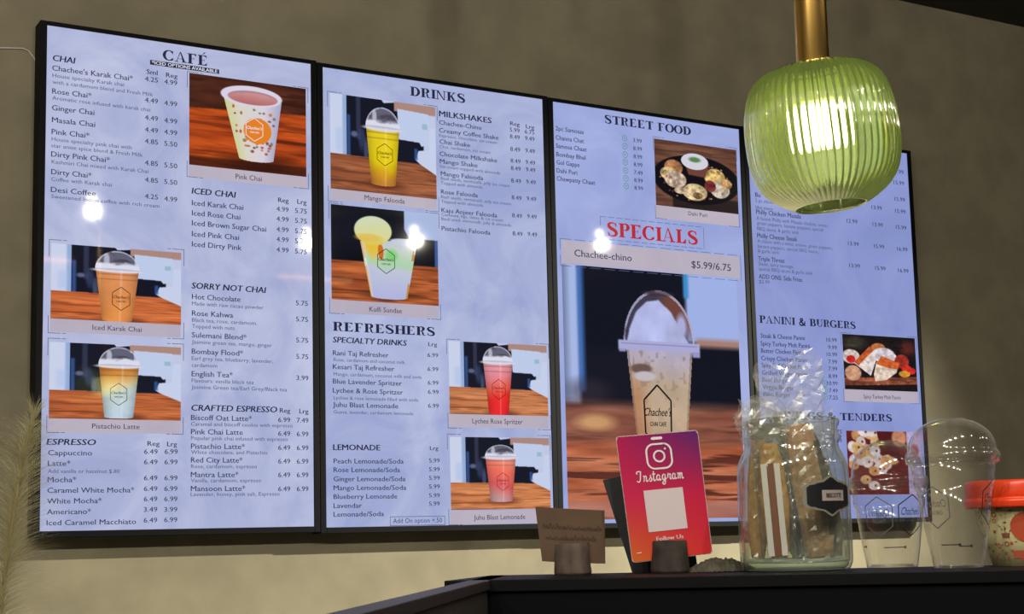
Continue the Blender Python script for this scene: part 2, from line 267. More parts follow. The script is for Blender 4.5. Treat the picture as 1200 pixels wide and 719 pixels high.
# ------------------------------------------------------------------ data measured on the screens (metres)
SECS=[(0, 'heading'), (0, 'chai list'), (0, 'iced chai list'), (0, 'sorry not chai list'), (0, 'crafted espresso list'), (0, 'espresso list'), (1, 'heading'), (1, 'milkshakes list'), (1, 'refreshers list'), (1, 'lemonade list'), (2, 'street food list'), (2, 'specials lettering'), (3, 'sandwich list'), (3, 'panini list'), (3, 'tenders list')]
TEXT=[
 (0, 'S', 'CAFÉ', 0.2516, -0.0402, 0.1018, 0.02348),
 (0, 'N', '*ICED OPTIONS AVAILABLE', 0.2276, -0.0534, 0.1498, 0.00701),
 (1, 'H', 'CHAI', 0.0129, -0.0766, 0.0474, 0.01241),
 (1, 'I', "Chachee's Karak Chai*", 0.0118, -0.0979, 0.1734, 0.01089),
 (1, 'D', 'House specialty Karak chai', 0.0125, -0.1126, 0.1534, 0.00787),
 (1, 'D', 'with a cardamom blend and Fresh Milk', 0.0127, -0.127, 0.2176, 0.00787),
 (1, 'I', 'Rose Chai*', 0.0125, -0.1486, 0.083, 0.01085),
 (1, 'D', 'Aromatic rose infused with karak chai', 0.0127, -0.1621, 0.2114, 0.00785),
 (1, 'I', 'Ginger Chai', 0.0124, -0.1851, 0.0898, 0.01082),
 (1, 'I', 'Masala Chai', 0.0128, -0.2113, 0.0914, 0.0108),
 (1, 'I', 'Pink Chai*', 0.0125, -0.2372, 0.0798, 0.01077),
 (1, 'D', 'House specialty pink chai with', 0.0127, -0.2517, 0.1712, 0.00779),
 (1, 'D', 'star anise spice blend & Fresh Milk', 0.012, -0.2659, 0.1961, 0.00778),
 (1, 'I', 'Dirty Pink Chai*', 0.0122, -0.2861, 0.1243, 0.01073),
 (1, 'D', 'Kashmiri Chai mixed with Karak Chai', 0.0133, -0.301, 0.2076, 0.00776),
 (1, 'I', 'Dirty Chai*', 0.0128, -0.3243, 0.0849, 0.0107),
 (1, 'D', 'Coffee with Karak chai', 0.013, -0.3387, 0.1283, 0.00774),
 (1, 'I', 'Desi Coffee', 0.0126, -0.3627, 0.0943, 0.01067),
 (1, 'D', 'Sweetened Indian coffee with rich cream', 0.0135, -0.3759, 0.2327, 0.00772),
 (1, 'G', 'Sml', 0.2159, -0.0773, 0.0243, 0.00989),
 (1, 'G', 'Reg', 0.2595, -0.0788, 0.026, 0.00996),
 (1, 'P', '4.25', 0.212, -0.0942, 0.0292, 0.01026),
 (1, 'P', '4.49', 0.2123, -0.1421, 0.0292, 0.01023),
 (1, 'P', '4.49', 0.2126, -0.1816, 0.0291, 0.0102),
 (1, 'P', '4.49', 0.2128, -0.2087, 0.0291, 0.01018),
 (1, 'P', '4.85', 0.2129, -0.2347, 0.0291, 0.01016),
 (1, 'P', '4.85', 0.2132, -0.2831, 0.029, 0.01012),
 (1, 'P', '4.85', 0.2135, -0.3209, 0.029, 0.01009),
 (1, 'P', '4.25', 0.2137, -0.3577, 0.0289, 0.01006),
 (1, 'P', '4.99', 0.2555, -0.0949, 0.0294, 0.01033),
 (1, 'P', '4.99', 0.2557, -0.1433, 0.0294, 0.01029),
 (1, 'P', '4.99', 0.2559, -0.1827, 0.0293, 0.01026),
 (1, 'P', '4.99', 0.256, -0.2088, 0.0293, 0.01024),
 (1, 'P', '5.50', 0.2562, -0.235, 0.0293, 0.01022),
 (1, 'P', '5.50', 0.2564, -0.2837, 0.0292, 0.01019),
 (1, 'P', '5.50', 0.2566, -0.3211, 0.0292, 0.01016),
 (1, 'P', '4.99', 0.2568, -0.3592, 0.0291, 0.01013),
 (2, 'H', 'ICED CHAI', 0.3188, -0.337, 0.102, 0.01276),
 (2, 'I', 'Iced Karak Chai', 0.3192, -0.3632, 0.1192, 0.01119),
 (2, 'I', 'Iced Rose Chai', 0.3193, -0.3861, 0.112, 0.01117),
 (2, 'I', 'Iced Brown Sugar Chai', 0.3193, -0.4086, 0.1733, 0.01115),
 (2, 'I', 'Iced Pink Chai', 0.3194, -0.433, 0.109, 0.01113),
 (2, 'I', 'Iced Dirty Pink', 0.3195, -0.456, 0.1147, 0.01111),
 (2, 'G', 'Reg', 0.522, -0.3372, 0.0253, 0.01016),
 (2, 'G', 'Lrg', 0.5686, -0.3369, 0.0225, 0.01023),
 (2, 'P', '4.99', 0.5177, -0.3587, 0.0294, 0.01053),
 (2, 'P', '4.99', 0.5176, -0.3817, 0.0294, 0.01051),
 (2, 'P', '4.99', 0.5175, -0.4061, 0.0294, 0.0105),
 (2, 'P', '4.99', 0.5174, -0.4292, 0.0293, 0.01048),
 (2, 'P', '4.99', 0.5173, -0.4531, 0.0293, 0.01046),
 (2, 'P', '5.75', 0.563, -0.3586, 0.0288, 0.0106),
 (2, 'P', '5.75', 0.5629, -0.3818, 0.0287, 0.01058),
 (2, 'P', '5.75', 0.5627, -0.4059, 0.0287, 0.01056),
 (2, 'P', '5.75', 0.5626, -0.429, 0.0287, 0.01055),
 (2, 'P', '5.75', 0.5624, -0.4531, 0.0287, 0.01053),
 (3, 'H', 'SORRY NOT CHAI', 0.3193, -0.5495, 0.1724, 0.01255),
 (3, 'I', 'Hot Chocolate', 0.3198, -0.5733, 0.1113, 0.01101),
 (3, 'D', 'Made with raw cacao powder', 0.3198, -0.5871, 0.1659, 0.00797),
 (3, 'I', 'Rose Kahwa', 0.3199, -0.61, 0.0942, 0.01098),
 (3, 'D', 'Black tea, rose, cardamom,', 0.3199, -0.6235, 0.1505, 0.00794),
 (3, 'D', 'Topped with nuts', 0.3199, -0.6373, 0.0975, 0.00794),
 (3, 'I', 'Sulemani Blend*', 0.3196, -0.6582, 0.1258, 0.01094),
 (3, 'D', 'Jasmine green tea, mango, ginger', 0.3196, -0.672, 0.1856, 0.00791),
 (3, 'I', 'Bombay Flood*', 0.3197, -0.6944, 0.1175, 0.01091),
 (3, 'D', 'Earl grey tea, blueberry, lavender,', 0.3195, -0.7081, 0.1886, 0.00789),
 (3, 'D', 'cardamom', 0.3196, -0.723, 0.0579, 0.00788),
 (3, 'I', 'English Tea*', 0.3196, -0.7438, 0.0935, 0.01087),
 (3, 'D', 'Flavours: vanilla black tea', 0.3195, -0.7571, 0.1425, 0.00786),
 (3, 'D', 'Jasmine Green tea/Earl Grey/Black tea', 0.3193, -0.7711, 0.2215, 0.00786),
 (3, 'P', '5.75', 0.5635, -0.5731, 0.0292, 0.01044),
 (3, 'P', '5.75', 0.5636, -0.6101, 0.0291, 0.01041),
 (3, 'P', '5.75', 0.5636, -0.6583, 0.0291, 0.01037),
 (3, 'P', '5.75', 0.5637, -0.6958, 0.029, 0.01034),
 (3, 'P', '3.99', 0.5638, -0.7446, 0.029, 0.0103),
 (4, 'H', 'CRAFTED ESPRESSO', 0.3193, -0.8189, 0.1979, 0.0123),
 (4, 'G', 'Reg', 0.5234, -0.8191, 0.0249, 0.0098),
 (4, 'G', 'Lrg', 0.5703, -0.8199, 0.0219, 0.00987),
 (4, 'I', 'Biscoff Oat Latte*', 0.3184, -0.8396, 0.1392, 0.01079),
 (4, 'D', 'Caramel and biscoff cookie with espresso', 0.3184, -0.8519, 0.2357, 0.00781),
 (4, 'I', 'Pink Chai Latte', 0.3184, -0.8704, 0.118, 0.01077),
 (4, 'D', 'Popular pink chai infused with espresso', 0.3185, -0.8827, 0.2234, 0.00779),
 (4, 'I', 'Pistachio Latte*', 0.3185, -0.9019, 0.1226, 0.01074),
 (4, 'D', 'White chocolate, and Pistachio', 0.3186, -0.9132, 0.1752, 0.00777),
 (4, 'I', 'Red City Latte*', 0.3186, -0.9317, 0.1168, 0.01072),
 (4, 'D', 'Rose, cardamom, espresso', 0.3186, -0.9439, 0.1504, 0.00775),
 (4, 'I', 'Mantra Latte*', 0.3183, -0.9634, 0.1078, 0.01069),
 (4, 'D', 'Vanilla, cardamom, espresso', 0.3183, -0.9745, 0.1602, 0.00773),
 (4, 'I', 'Mansoon Latte*', 0.3184, -0.9936, 0.1234, 0.01066),
 (4, 'D', 'Lavender, honey, pink salt, Espresso', 0.3182, -1.0044, 0.2037, 0.00772),
 (4, 'P', '6.99', 0.5195, -0.8405, 0.0287, 0.01016),
 (4, 'P', '6.49', 0.5193, -0.8713, 0.0287, 0.01014),
 (4, 'P', '6.49', 0.5192, -0.9028, 0.0287, 0.01012),
 (4, 'P', '6.49', 0.519, -0.9331, 0.0286, 0.01009),
 (4, 'P', '6.49', 0.5189, -0.9635, 0.0286, 0.01007),
 (4, 'P', '6.49', 0.5187, -0.9947, 0.0286, 0.01005),
 (4, 'P', '7.49', 0.5638, -0.8408, 0.0283, 0.01023),
 (4, 'P', '6.99', 0.5636, -0.8717, 0.0282, 0.01021),
 (4, 'P', '6.99', 0.5634, -0.903, 0.0282, 0.01018),
 (4, 'P', '6.99', 0.5632, -0.9333, 0.0282, 0.01016),
 (4, 'P', '6.99', 0.563, -0.9638, 0.0281, 0.01014),
 (4, 'P', '6.99', 0.5628, -0.9949, 0.0281, 0.01011),
 (5, 'H', 'ESPRESSO', 0.0114, -0.8963, 0.1016, 0.01165),
 (5, 'G', 'Reg', 0.223, -0.8964, 0.026, 0.00931),
 (5, 'G', 'Lrg', 0.2658, -0.8971, 0.0214, 0.00937),
 (5, 'I', 'Cappuccino', 0.0148, -0.918, 0.0904, 0.01023),
 (5, 'I', 'Latte*', 0.0146, -0.9398, 0.0461, 0.01021),
 (5, 'D', 'Add vanilla or hazelnut $.80', 0.0147, -0.9546, 0.1487, 0.00738),
 (5, 'I', 'Mocha*', 0.0144, -0.9736, 0.0587, 0.01018),
 (5, 'I', 'Caramel White Mocha*', 0.0144, -0.9955, 0.1804, 0.01016),
 (5, 'I', 'White Mocha*', 0.014, -1.0175, 0.1122, 0.01014),
 (5, 'I', 'Americano*', 0.014, -1.0397, 0.0902, 0.01013),
 (5, 'I', 'Iced Caramel Macchiato', 0.0138, -1.062, 0.1855, 0.01011),
 (5, 'P', '6.49', 0.2155, -0.9139, 0.0295, 0.00965),
 (5, 'P', '6.49', 0.2155, -0.9359, 0.0294, 0.00963),
 (5, 'P', '6.49', 0.2155, -0.9699, 0.0294, 0.00961),
 (5, 'P', '6.49', 0.2156, -0.9927, 0.0294, 0.00959),
 (5, 'P', '6.49', 0.2156, -1.0146, 0.0293, 0.00957),
 (5, 'P', '3.49', 0.2156, -1.0367, 0.0293, 0.00956),
 (5, 'P', '6.49', 0.2156, -1.0594, 0.0293, 0.00954),
 (5, 'P', '6.99', 0.2601, -0.9136, 0.0289, 0.00972),
 (5, 'P', '6.99', 0.26, -0.9358, 0.0289, 0.0097),
 (5, 'P', '6.99', 0.26, -0.97, 0.0289, 0.00967),
 (5, 'P', '6.99', 0.26, -0.9929, 0.0288, 0.00966),
 (5, 'P', '6.99', 0.2599, -1.0149, 0.0288, 0.00964),
 (5, 'P', '3.99', 0.2599, -1.0373, 0.0288, 0.00962),
 (5, 'P', '6.99', 0.2599, -1.0592, 0.0288, 0.00961),
 (6, 'S', 'DRINKS', 0.2286, -0.0388, 0.151, 0.02264),
 (7, 'H', 'MILKSHAKES', 0.3065, -0.0811, 0.1467, 0.01349),
 (7, 'I', 'Chachee-Chino', 0.3061, -0.1015, 0.1184, 0.01032),
 (7, 'I', 'Creamy Coffee Shake', 0.3057, -0.1212, 0.1665, 0.0103),
 (7, 'D', 'Espresso, chocolate, ice cream', 0.3055, -0.1326, 0.1626, 0.00713),
 (7, 'I', 'Chai Shake', 0.3063, -0.1494, 0.0846, 0.01028),
 (7, 'D', 'Chai, cardamom, ice cream', 0.3061, -0.1601, 0.142, 0.00712),
 (7, 'I', 'Chocolate Milkshake', 0.3057, -0.18, 0.1611, 0.01026),
 (7, 'I', 'Mango Shake', 0.306, -0.1985, 0.1046, 0.01025),
 (7, 'D', 'Ice cream topped with almonds', 0.3063, -0.2097, 0.1681, 0.00709),
 (7, 'I', 'Mango Falooda', 0.308, -0.2291, 0.1178, 0.01023),
 (7, 'D', 'Basil seeds, vermicelli, jelly ice cream', 0.3078, -0.2393, 0.1937, 0.00708),
 (7, 'D', 'Topped with almonds', 0.3075, -0.2506, 0.1157, 0.00707),
 (7, 'I', 'Rose Falooda', 0.3075, -0.2741, 0.1024, 0.01019),
 (7, 'D', 'Basil seeds, vermicelli, jelly ice cream', 0.3073, -0.2851, 0.1961, 0.00705),
 (7, 'D', 'Topped with almonds', 0.3071, -0.2964, 0.117, 0.00705),
 (7, 'I', 'Kaju Anjeer Falooda', 0.308, -0.3197, 0.1552, 0.01016),
 (7, 'D', 'Cashews, figs, dates & ice cream', 0.3078, -0.329, 0.1719, 0.00703),
 (7, 'D', 'Basil seed, vermicelli, jelly & almonds', 0.3076, -0.3396, 0.1956, 0.00703),
 (7, 'I', 'Pistachio Falooda', 0.3076, -0.3649, 0.1353, 0.01013),
 (7, 'G', 'Reg', 0.5071, -0.0795, 0.0276, 0.00947),
 (7, 'G', 'Lrg', 0.5532, -0.0817, 0.0246, 0.00953),
 (7, 'P', '5.99', 0.5054, -0.096, 0.0288, 0.01006),
 (7, 'P', '8.49', 0.5055, -0.1133, 0.0288, 0.01005),
 (7, 'P', '8.49', 0.5057, -0.1454, 0.0288, 0.01003),
 (7, 'P', '8.49', 0.5058, -0.1754, 0.0288, 0.01001),
 (7, 'P', '8.49', 0.5059, -0.1944, 0.0287, 0.01),
 (7, 'P', '8.49', 0.506, -0.2262, 0.0287, 0.00997),
 (7, 'P', '8.49', 0.5062, -0.2694, 0.0287, 0.00994),
 (7, 'P', '8.49', 0.5063, -0.3152, 0.0286, 0.00991),
 (7, 'P', '8.49', 0.5065, -0.3608, 0.0286, 0.00988),
 (7, 'P', '6.75', 0.5495, -0.0956, 0.0279, 0.01012),
 (7, 'P', '9.49', 0.5496, -0.1129, 0.0279, 0.01011),
 (7, 'P', '9.49', 0.5496, -0.1447, 0.0279, 0.01009),
 (7, 'P', '9.49', 0.5497, -0.1745, 0.0278, 0.01007),
 (7, 'P', '9.49', 0.5498, -0.1934, 0.0278, 0.01005),
 (7, 'P', '9.49', 0.5499, -0.2251, 0.0278, 0.01003),
 (7, 'P', '9.49', 0.55, -0.268, 0.0278, 0.01),
 (7, 'P', '9.49', 0.5501, -0.3135, 0.0277, 0.00997),
 (7, 'P', '9.49', 0.5502, -0.3589, 0.0277, 0.00994),
 (8, 'S', 'REFRESHERS', 0.0203, -0.6241, 0.2641, 0.02107),
 (8, 'H', 'SPECIALTY DRINKS', 0.02, -0.6511, 0.1888, 0.01244),
 (8, 'G', 'Lrg', 0.2661, -0.6489, 0.0233, 0.0088),
 (8, 'I', 'Rani Taj Refresher', 0.0197, -0.6808, 0.1414, 0.01056),
 (8, 'D', 'Rose, cardamom and coconut milk', 0.0213, -0.6946, 0.1823, 0.00731),
 (8, 'I', 'Kesari Taj Refresher', 0.0194, -0.7126, 0.1561, 0.01053),
 (8, 'D', 'Mango, cardamom, coconut milk and soda', 0.021, -0.728, 0.2259, 0.00729),
 (8, 'I', 'Blue Lavender Spritzer', 0.0191, -0.7463, 0.1754, 0.01051),
 (8, 'I', 'Lychee & Rose Spritzer', 0.0189, -0.7672, 0.1784, 0.01049),
 (8, 'D', 'Lychee & rose lemonade filled with soda', 0.0204, -0.7827, 0.2164, 0.00726),
 (8, 'I', 'Juhu Blast Lemonade', 0.0186, -0.8, 0.1653, 0.01047),
 (8, 'D', 'Guava, lavender, cardamom lemonade', 0.0201, -0.8152, 0.2034, 0.00724),
 (8, 'P', '6.99', 0.2633, -0.6752, 0.0286, 0.00934),
 (8, 'P', '6.99', 0.2631, -0.7088, 0.0285, 0.00932),
 (8, 'P', '6.99', 0.2629, -0.7416, 0.0285, 0.0093),
 (8, 'P', '6.99', 0.2628, -0.7634, 0.0285, 0.00928),
 (8, 'P', '6.99', 0.2626, -0.7964, 0.0284, 0.00926),
 (9, 'H', 'LEMONADE', 0.0185, -0.8988, 0.1176, 0.01221),
 (9, 'G', 'Lrg', 0.2657, -0.8967, 0.0222, 0.00864),
 (9, 'I', 'Peach Lemonade/Soda', 0.019, -0.9291, 0.1769, 0.01037),
 (9, 'I', 'Rose Lemonade/Soda', 0.0188, -0.9491, 0.1677, 0.01035),
 (9, 'I', 'Ginger Lemonade/Soda', 0.0186, -0.9698, 0.1815, 0.01033),
 (9, 'I', 'Mango Lemonade/Soda', 0.0184, -0.99, 0.1836, 0.01032),
 (9, 'I', 'Blueberry Lemonade', 0.0182, -1.01, 0.1601, 0.0103),
 (9, 'I', 'Lavendar', 0.018, -1.0305, 0.0703, 0.01029),
 (9, 'I', 'Lemonade/Soda', 0.0178, -1.0501, 0.1258, 0.01027),
 (9, 'C', 'Add On option +.50', 0.1667, -1.0667, 0.1277, 0.01022),
 (9, 'P', '5.99', 0.2628, -0.9261, 0.0283, 0.00917),
 (9, 'P', '5.99', 0.2624, -0.9468, 0.0283, 0.00916),
 (9, 'P', '5.99', 0.2621, -0.9671, 0.0283, 0.00914),
 (9, 'P', '5.99', 0.2617, -0.9873, 0.0283, 0.00913),
 (9, 'P', '5.99', 0.2613, -1.0081, 0.0282, 0.00912),
 (9, 'P', '5.99', 0.2609, -1.0275, 0.0282, 0.0091),
 (10, 'S', 'STREET FOOD', 0.1589, -0.0369, 0.2795, 0.02246),
 (10, 'I', '2pc Samosas', 0.0071, -0.0749, 0.0851, 0.01097),
 (10, 'I', 'Channa Chat', 0.0064, -0.099, 0.0853, 0.01095),
 (10, 'I', 'Samosa Chaat', 0.0062, -0.1205, 0.0936, 0.01093),
 (10, 'I', 'Bombay Bhel', 0.0068, -0.1427, 0.0886, 0.01092),
 (10, 'I', 'Gol Gappe', 0.0072, -0.1637, 0.0692, 0.0109),
 (10, 'I', 'Dahi Puri', 0.0066, -0.1851, 0.0621, 0.01088),
 (10, 'I', 'Chawpatty Chaat', 0.0062, -0.2058, 0.1165, 0.01087),
 (10, 'P', '3.99', 0.2468, -0.0774, 0.0277, 0.00984),
 (10, 'P', '8.99', 0.2467, -0.0991, 0.0276, 0.00983),
 (10, 'P', '8.99', 0.2466, -0.121, 0.0276, 0.00981),
 (10, 'P', '8.99', 0.2466, -0.1426, 0.0276, 0.0098),
 (10, 'P', '7.49', 0.2465, -0.1642, 0.0276, 0.00978),
 (10, 'P', '8.99', 0.2464, -0.1849, 0.0276, 0.00977),
 (10, 'P', '8.99', 0.2464, -0.2055, 0.0276, 0.00975),
 (11, 'R', 'SPECIALS', 0.1565, -0.337, 0.2909, 0.037),
 (11, 'B', 'Chachee-chino', 0.0534, -0.3983, 0.1769, 0.01683),
 (11, 'B', '$5.99/6.75', 0.4237, -0.4008, 0.1326, 0.01765),
 (12, 'I', 'Bu', 0.0185, -0.1864, 0.0181, 0.01194),
 (12, 'D', '2 pc chicken, onion, peppers', 0.0177, -0.2012, 0.1688, 0.00915),
 (12, 'D', 'bbq sauce', 0.0184, -0.2199, 0.0597, 0.00914),
 (12, 'I', 'Philly Chicken Masala', 0.0185, -0.2345, 0.1609, 0.0119),
 (12, 'D', 'A fusion Philly with Masala chicken, onion,', 0.0187, -0.251, 0.2606, 0.00912),
 (12, 'D', 'green peppers, banana peppers, special', 0.0201, -0.2644, 0.239, 0.00911),
 (12, 'D', 'BBQ sauce, & garlic aioli', 0.0192, -0.2798, 0.1486, 0.0091),
 (12, 'I', 'Philly Cheese Steak', 0.0186, -0.3011, 0.1435, 0.01185),
 (12, 'D', 'A classic with a twist, onions, green peppers,', 0.0187, -0.3147, 0.2724, 0.00908),
 (12, 'D', 'banana peppers, special BBQ sauce,', 0.0188, -0.3291, 0.2183, 0.00907),
 (12, 'D', '& garlic aioli', 0.0186, -0.3422, 0.0735, 0.00906),
 (12, 'I', 'Triple Threat', 0.0185, -0.3656, 0.0933, 0.0118),
 (12, 'D', 'Steak, spicy sausage,', 0.0189, -0.3784, 0.1253, 0.00904),
 (12, 'D', 'special BBQ sauce & garlic aioli', 0.0187, -0.3927, 0.1925, 0.00903),
 (12, 'I', 'ADD ONS: Side Fries', 0.018, -0.4151, 0.1543, 0.01176),
 (12, 'D', '$2.99', 0.0179, -0.4284, 0.037, 0.00901),
 (12, 'P', '12.99', 0.3508, -0.2308, 0.0408, 0.01065),
 (12, 'P', '13.99', 0.3514, -0.2965, 0.0408, 0.01061),
 (12, 'P', '13.99', 0.3519, -0.3605, 0.0407, 0.01056),
 (12, 'P', '13.99', 0.4504, -0.1821, 0.0402, 0.01081),
 (12, 'P', '13.99', 0.4507, -0.2326, 0.0401, 0.01077),
 (12, 'P', '15.99', 0.4511, -0.2968, 0.0401, 0.01073),
 (12, 'P', '15.99', 0.4515, -0.3611, 0.04, 0.01068),
 (12, 'P', '15.99', 0.5441, -0.065, 0.0418, 0.01101),
 (12, 'P', '15.99', 0.5437, -0.0988, 0.0418, 0.01098),
 (12, 'P', '15.99', 0.5432, -0.1486, 0.0417, 0.01095),
 (12, 'P', '15.99', 0.5429, -0.1845, 0.0417, 0.01092),
 (12, 'P', '15.99', 0.5424, -0.2328, 0.0417, 0.01089),
 (12, 'P', '16.99', 0.5418, -0.298, 0.0416, 0.01084),
 (12, 'P', '16.99', 0.5411, -0.362, 0.0415, 0.01079),
 (13, 'S', 'PANINI & BURGERS', 0.0133, -0.5384, 0.35, 0.02056),
 (13, 'I', 'Steak & Cheese Panini', 0.0148, -0.5795, 0.157, 0.01162),
 (13, 'I', 'Spicy Turkey Melt Panini', 0.0136, -0.6009, 0.1748, 0.01161),
 (13, 'I', 'Butter Chicken Panini', 0.014, -0.6206, 0.1522, 0.01159),
 (13, 'I', 'Crispy Chicken Panini', 0.0134, -0.6412, 0.1638, 0.01157),
 (13, 'I', 'Spicy Grill Chicken Panini', 0.0137, -0.6604, 0.1653, 0.01156),
 (13, 'I', 'Grilled Veggie Panini', 0.014, -0.681, 0.1606, 0.01154),
 (13, 'I', 'Beef Burger', 0.0138, -0.7001, 0.0952, 0.01153),
 (13, 'I', 'Veggie Burger', 0.0136, -0.7199, 0.1095, 0.01151),
 (13, 'I', 'Aloo Burger', 0.0136, -0.7397, 0.0961, 0.0115),
 (13, 'P', '10.99', 0.2509, -0.5795, 0.0386, 0.01029),
 (13, 'P', '10.99', 0.2492, -0.6206, 0.0386, 0.01026),
 (13, 'P', '10.99', 0.2459, -0.7023, 0.0385, 0.01019),
 (13, 'P', '9.99', 0.2558, -0.6006, 0.0323, 0.01028),
 (13, 'P', '7.99', 0.2541, -0.6412, 0.0323, 0.01025),
 (13, 'P', '7.99', 0.2533, -0.661, 0.0323, 0.01023),
 (13, 'P', '8.99', 0.2524, -0.6822, 0.0322, 0.01022),
 (13, 'P', '7.49', 0.2508, -0.7225, 0.0322, 0.01019),
 (13, 'P', '7.25', 0.25, -0.7422, 0.0322, 0.01017),
 (14, 'S', 'WINGS & TENDERS', 0.0818, -0.8, 0.402, 0.02036),
 (14, 'I', 'BBQ', 0.4038, -1.0725, 0.039, 0.01178),
 (14, 'P', '9.75', 0.2578, -0.8376, 0.0328, 0.01012),
 (14, 'P', '8.49', 0.2561, -0.8628, 0.0328, 0.0101),
]
PICS=[(0, 'pinkchai', 0.3126, -0.0616, 0.5915, -0.2715, 'picture of pink chai in a patterned paper cup'), (0, 'karak', 0.0154, -0.4721, 0.2954, -0.632, 'picture of orange iced karak chai in a domed cup'), (0, 'pistachio', 0.0149, -0.6815, 0.2955, -0.8414, 'picture of orange and white pistachio latte in a domed cup'), (1, 'mango', 0.018, -0.0599, 0.296, -0.2892, 'picture of yellow mango falooda in a domed cup'), (1, 'kulfi', 0.0178, -0.3265, 0.2962, -0.5508, 'picture of kulfi sundae topped with a pale scoop'), (1, 'lychee', 0.3205, -0.6339, 0.5968, -0.8098, 'picture of pink and red lychee rose spritzer'), (1, 'juhu', 0.3192, -0.8646, 0.5964, -1.0381, 'picture of salmon pink blast lemonade in a domed cup'), (2, 'dahi', 0.3146, -0.0598, 0.5913, -0.2402, 'picture of dahi puri on a round black plate'), (2, 'special', 0.0144, -0.4207, 0.5734, -1.0648, 'large picture of a whipped cream coffee shake on rustic wood'), (3, 'panini', 0.3109, -0.5548, 0.5919, -0.7119, 'picture of a cut turkey melt panini on a board'), (3, 'wings', 0.307, -0.8289, 0.5937, -1.0082, 'picture of fried tenders on a red board')]
BANDS=[(0, 0.3119, -0.2715, 0.5928, -0.2997, ('Pink Chai', 0.4204, -0.2927, 0.0621, 0.01063)), (0, 0.0151, -0.632, 0.2948, -0.6603, ('Iced Karak Chai', 0.1032, -0.6517, 0.1055, 0.00986)), (0, 0.015, -0.8414, 0.2956, -0.8701, ('Pistachio Latte', 0.1046, -0.8611, 0.1008, 0.0097)), (1, 0.0168, -0.2892, 0.295, -0.3147, ('Mango Falooda', 0.1043, -0.3084, 0.1046, 0.01112)), (1, 0.0166, -0.5508, 0.2952, -0.5819, ('Kulfi Sundae', 0.113, -0.574, 0.0844, 0.01092)), (1, 0.3175, -0.8098, 0.5966, -0.841, ('Lychee Rose Spritzer', 0.3813, -0.8312, 0.1405, 0.01113)), (1, 0.317, -1.0402, 0.5946, -1.0722, ('Juhu Blast Lemonade', 0.3801, -1.0623, 0.1426, 0.01094)), (2, 0.3113, -0.2402, 0.5902, -0.2757, ('Dahi Puri', 0.4195, -0.2583, 0.0638, 0.00984)), (2, 0.0161, -0.359, 0.5869, -0.4188, None), (3, 0.3083, -0.7119, 0.592, -0.7458, ('Spicy Turkey Melt Panini', 0.3794, -0.736, 0.1426, 0.01024))]
FRAMES=[(0, 0.3078, -0.0592, 0.5965, -0.2993), (0, 0.011, -0.4648, 0.3015, -0.6628), (0, 0.0112, -0.674, 0.301, -0.8708), (1, 0.0117, -0.057, 0.3011, -0.3199), (1, 0.0129, -0.3242, 0.3008, -0.5836), (1, 0.3152, -0.6299, 0.6021, -0.8437), (1, 0.3125, -0.8582, 0.5998, -1.0732), (2, 0.3116, -0.055, 0.5923, -0.2759), (2, 0.1354, -0.2874, 0.4682, -0.3464), (2, 0.0109, -0.3556, 0.5909, -0.4254), (1, 0.1596, -1.0522, 0.302, -1.0724), (3, 0.3051, -0.5513, 0.5982, -0.7468)]
NOTE=[(0, 0.2234, -0.0443, 0.382, -0.055)]
CIRCS=[(2, 0.2201, -0.0704), (2, 0.2201, -0.0918), (2, 0.22, -0.1148), (2, 0.22, -0.1352), (2, 0.2199, -0.1572), (2, 0.2198, -0.1785), (2, 0.2198, -0.1991), (3, 0.2373, -0.698), (3, 0.2376, -0.7171), (3, 0.2373, -0.7363)]
SCREENS=[(0.0, 1.83, 0.0), (0.63393, 1.82684, -0.00024), (1.26754, 1.82412, -0.00276), (1.90256, 1.82454, 0.00036)]
LOGOS=[(0, 0.4652, -0.1744, 0.027, 'w'), (0, 0.1635, -0.5822, 0.0252, 'k'), (0, 0.1601, -0.7878, 0.0237, 'k'), (1, 0.1584, -0.1938, 0.0272, 'k'), (1, 0.1579, -0.4517, 0.0298, 'k'), (1, 0.4566, -0.7472, 0.0247, 'r'), (1, 0.4623, -0.9714, 0.0217, 'r'), (2, 0.2974, -0.8021, 0.0824, 'k')]
SW, SH = 0.604, 1.0738

# ------------------------------------------------------------------ menu screens
frame_m = pbr('black_bezel_plastic', (9, 10, 15), 0.6, spec=0.12)
back_m = pbr('dark_metal_bracket', (40, 40, 42), 0.5, 0.6)
bg_m = [screen_mat('lit_screen_paper_a', (160,168,208), (192,198,226)), screen_mat('lit_screen_paper_b', (152,163,208), (184,192,224)),
        screen_mat('lit_screen_paper_c', (148,160,213), (166,178,226)), screen_mat('lit_screen_paper_d', (132,144,200), (146,158,212))]
ink = {'S': screen_mat('screen_ink_dark', (38,40,66)), 'I': screen_mat('screen_ink_item', (54,56,82)), 'D': screen_mat('screen_ink_soft', (86,90,120)),
       'R': screen_mat('screen_ink_red', (184,44,50)), 'W': screen_mat('screen_ink_white', (225,225,235)), 'line': screen_mat('screen_hairline', (92,92,118)),
       'band': screen_mat('screen_caption_band', (188,178,192), (176,168,186)), 'green': screen_mat('screen_ink_green', (62,140,110)), 'black': screen_mat('screen_ink_black', (22,18,22)), 'redline': screen_mat('screen_ink_maroon', (110,30,36))}
INKOF = {'S':'S','H':'S','I':'I','B':'I','P':'I','G':'I','C':'I','D':'D','R':'R','N':'W'}
pic_m = screen_mat('screen_picture_pixels', attr='picture')

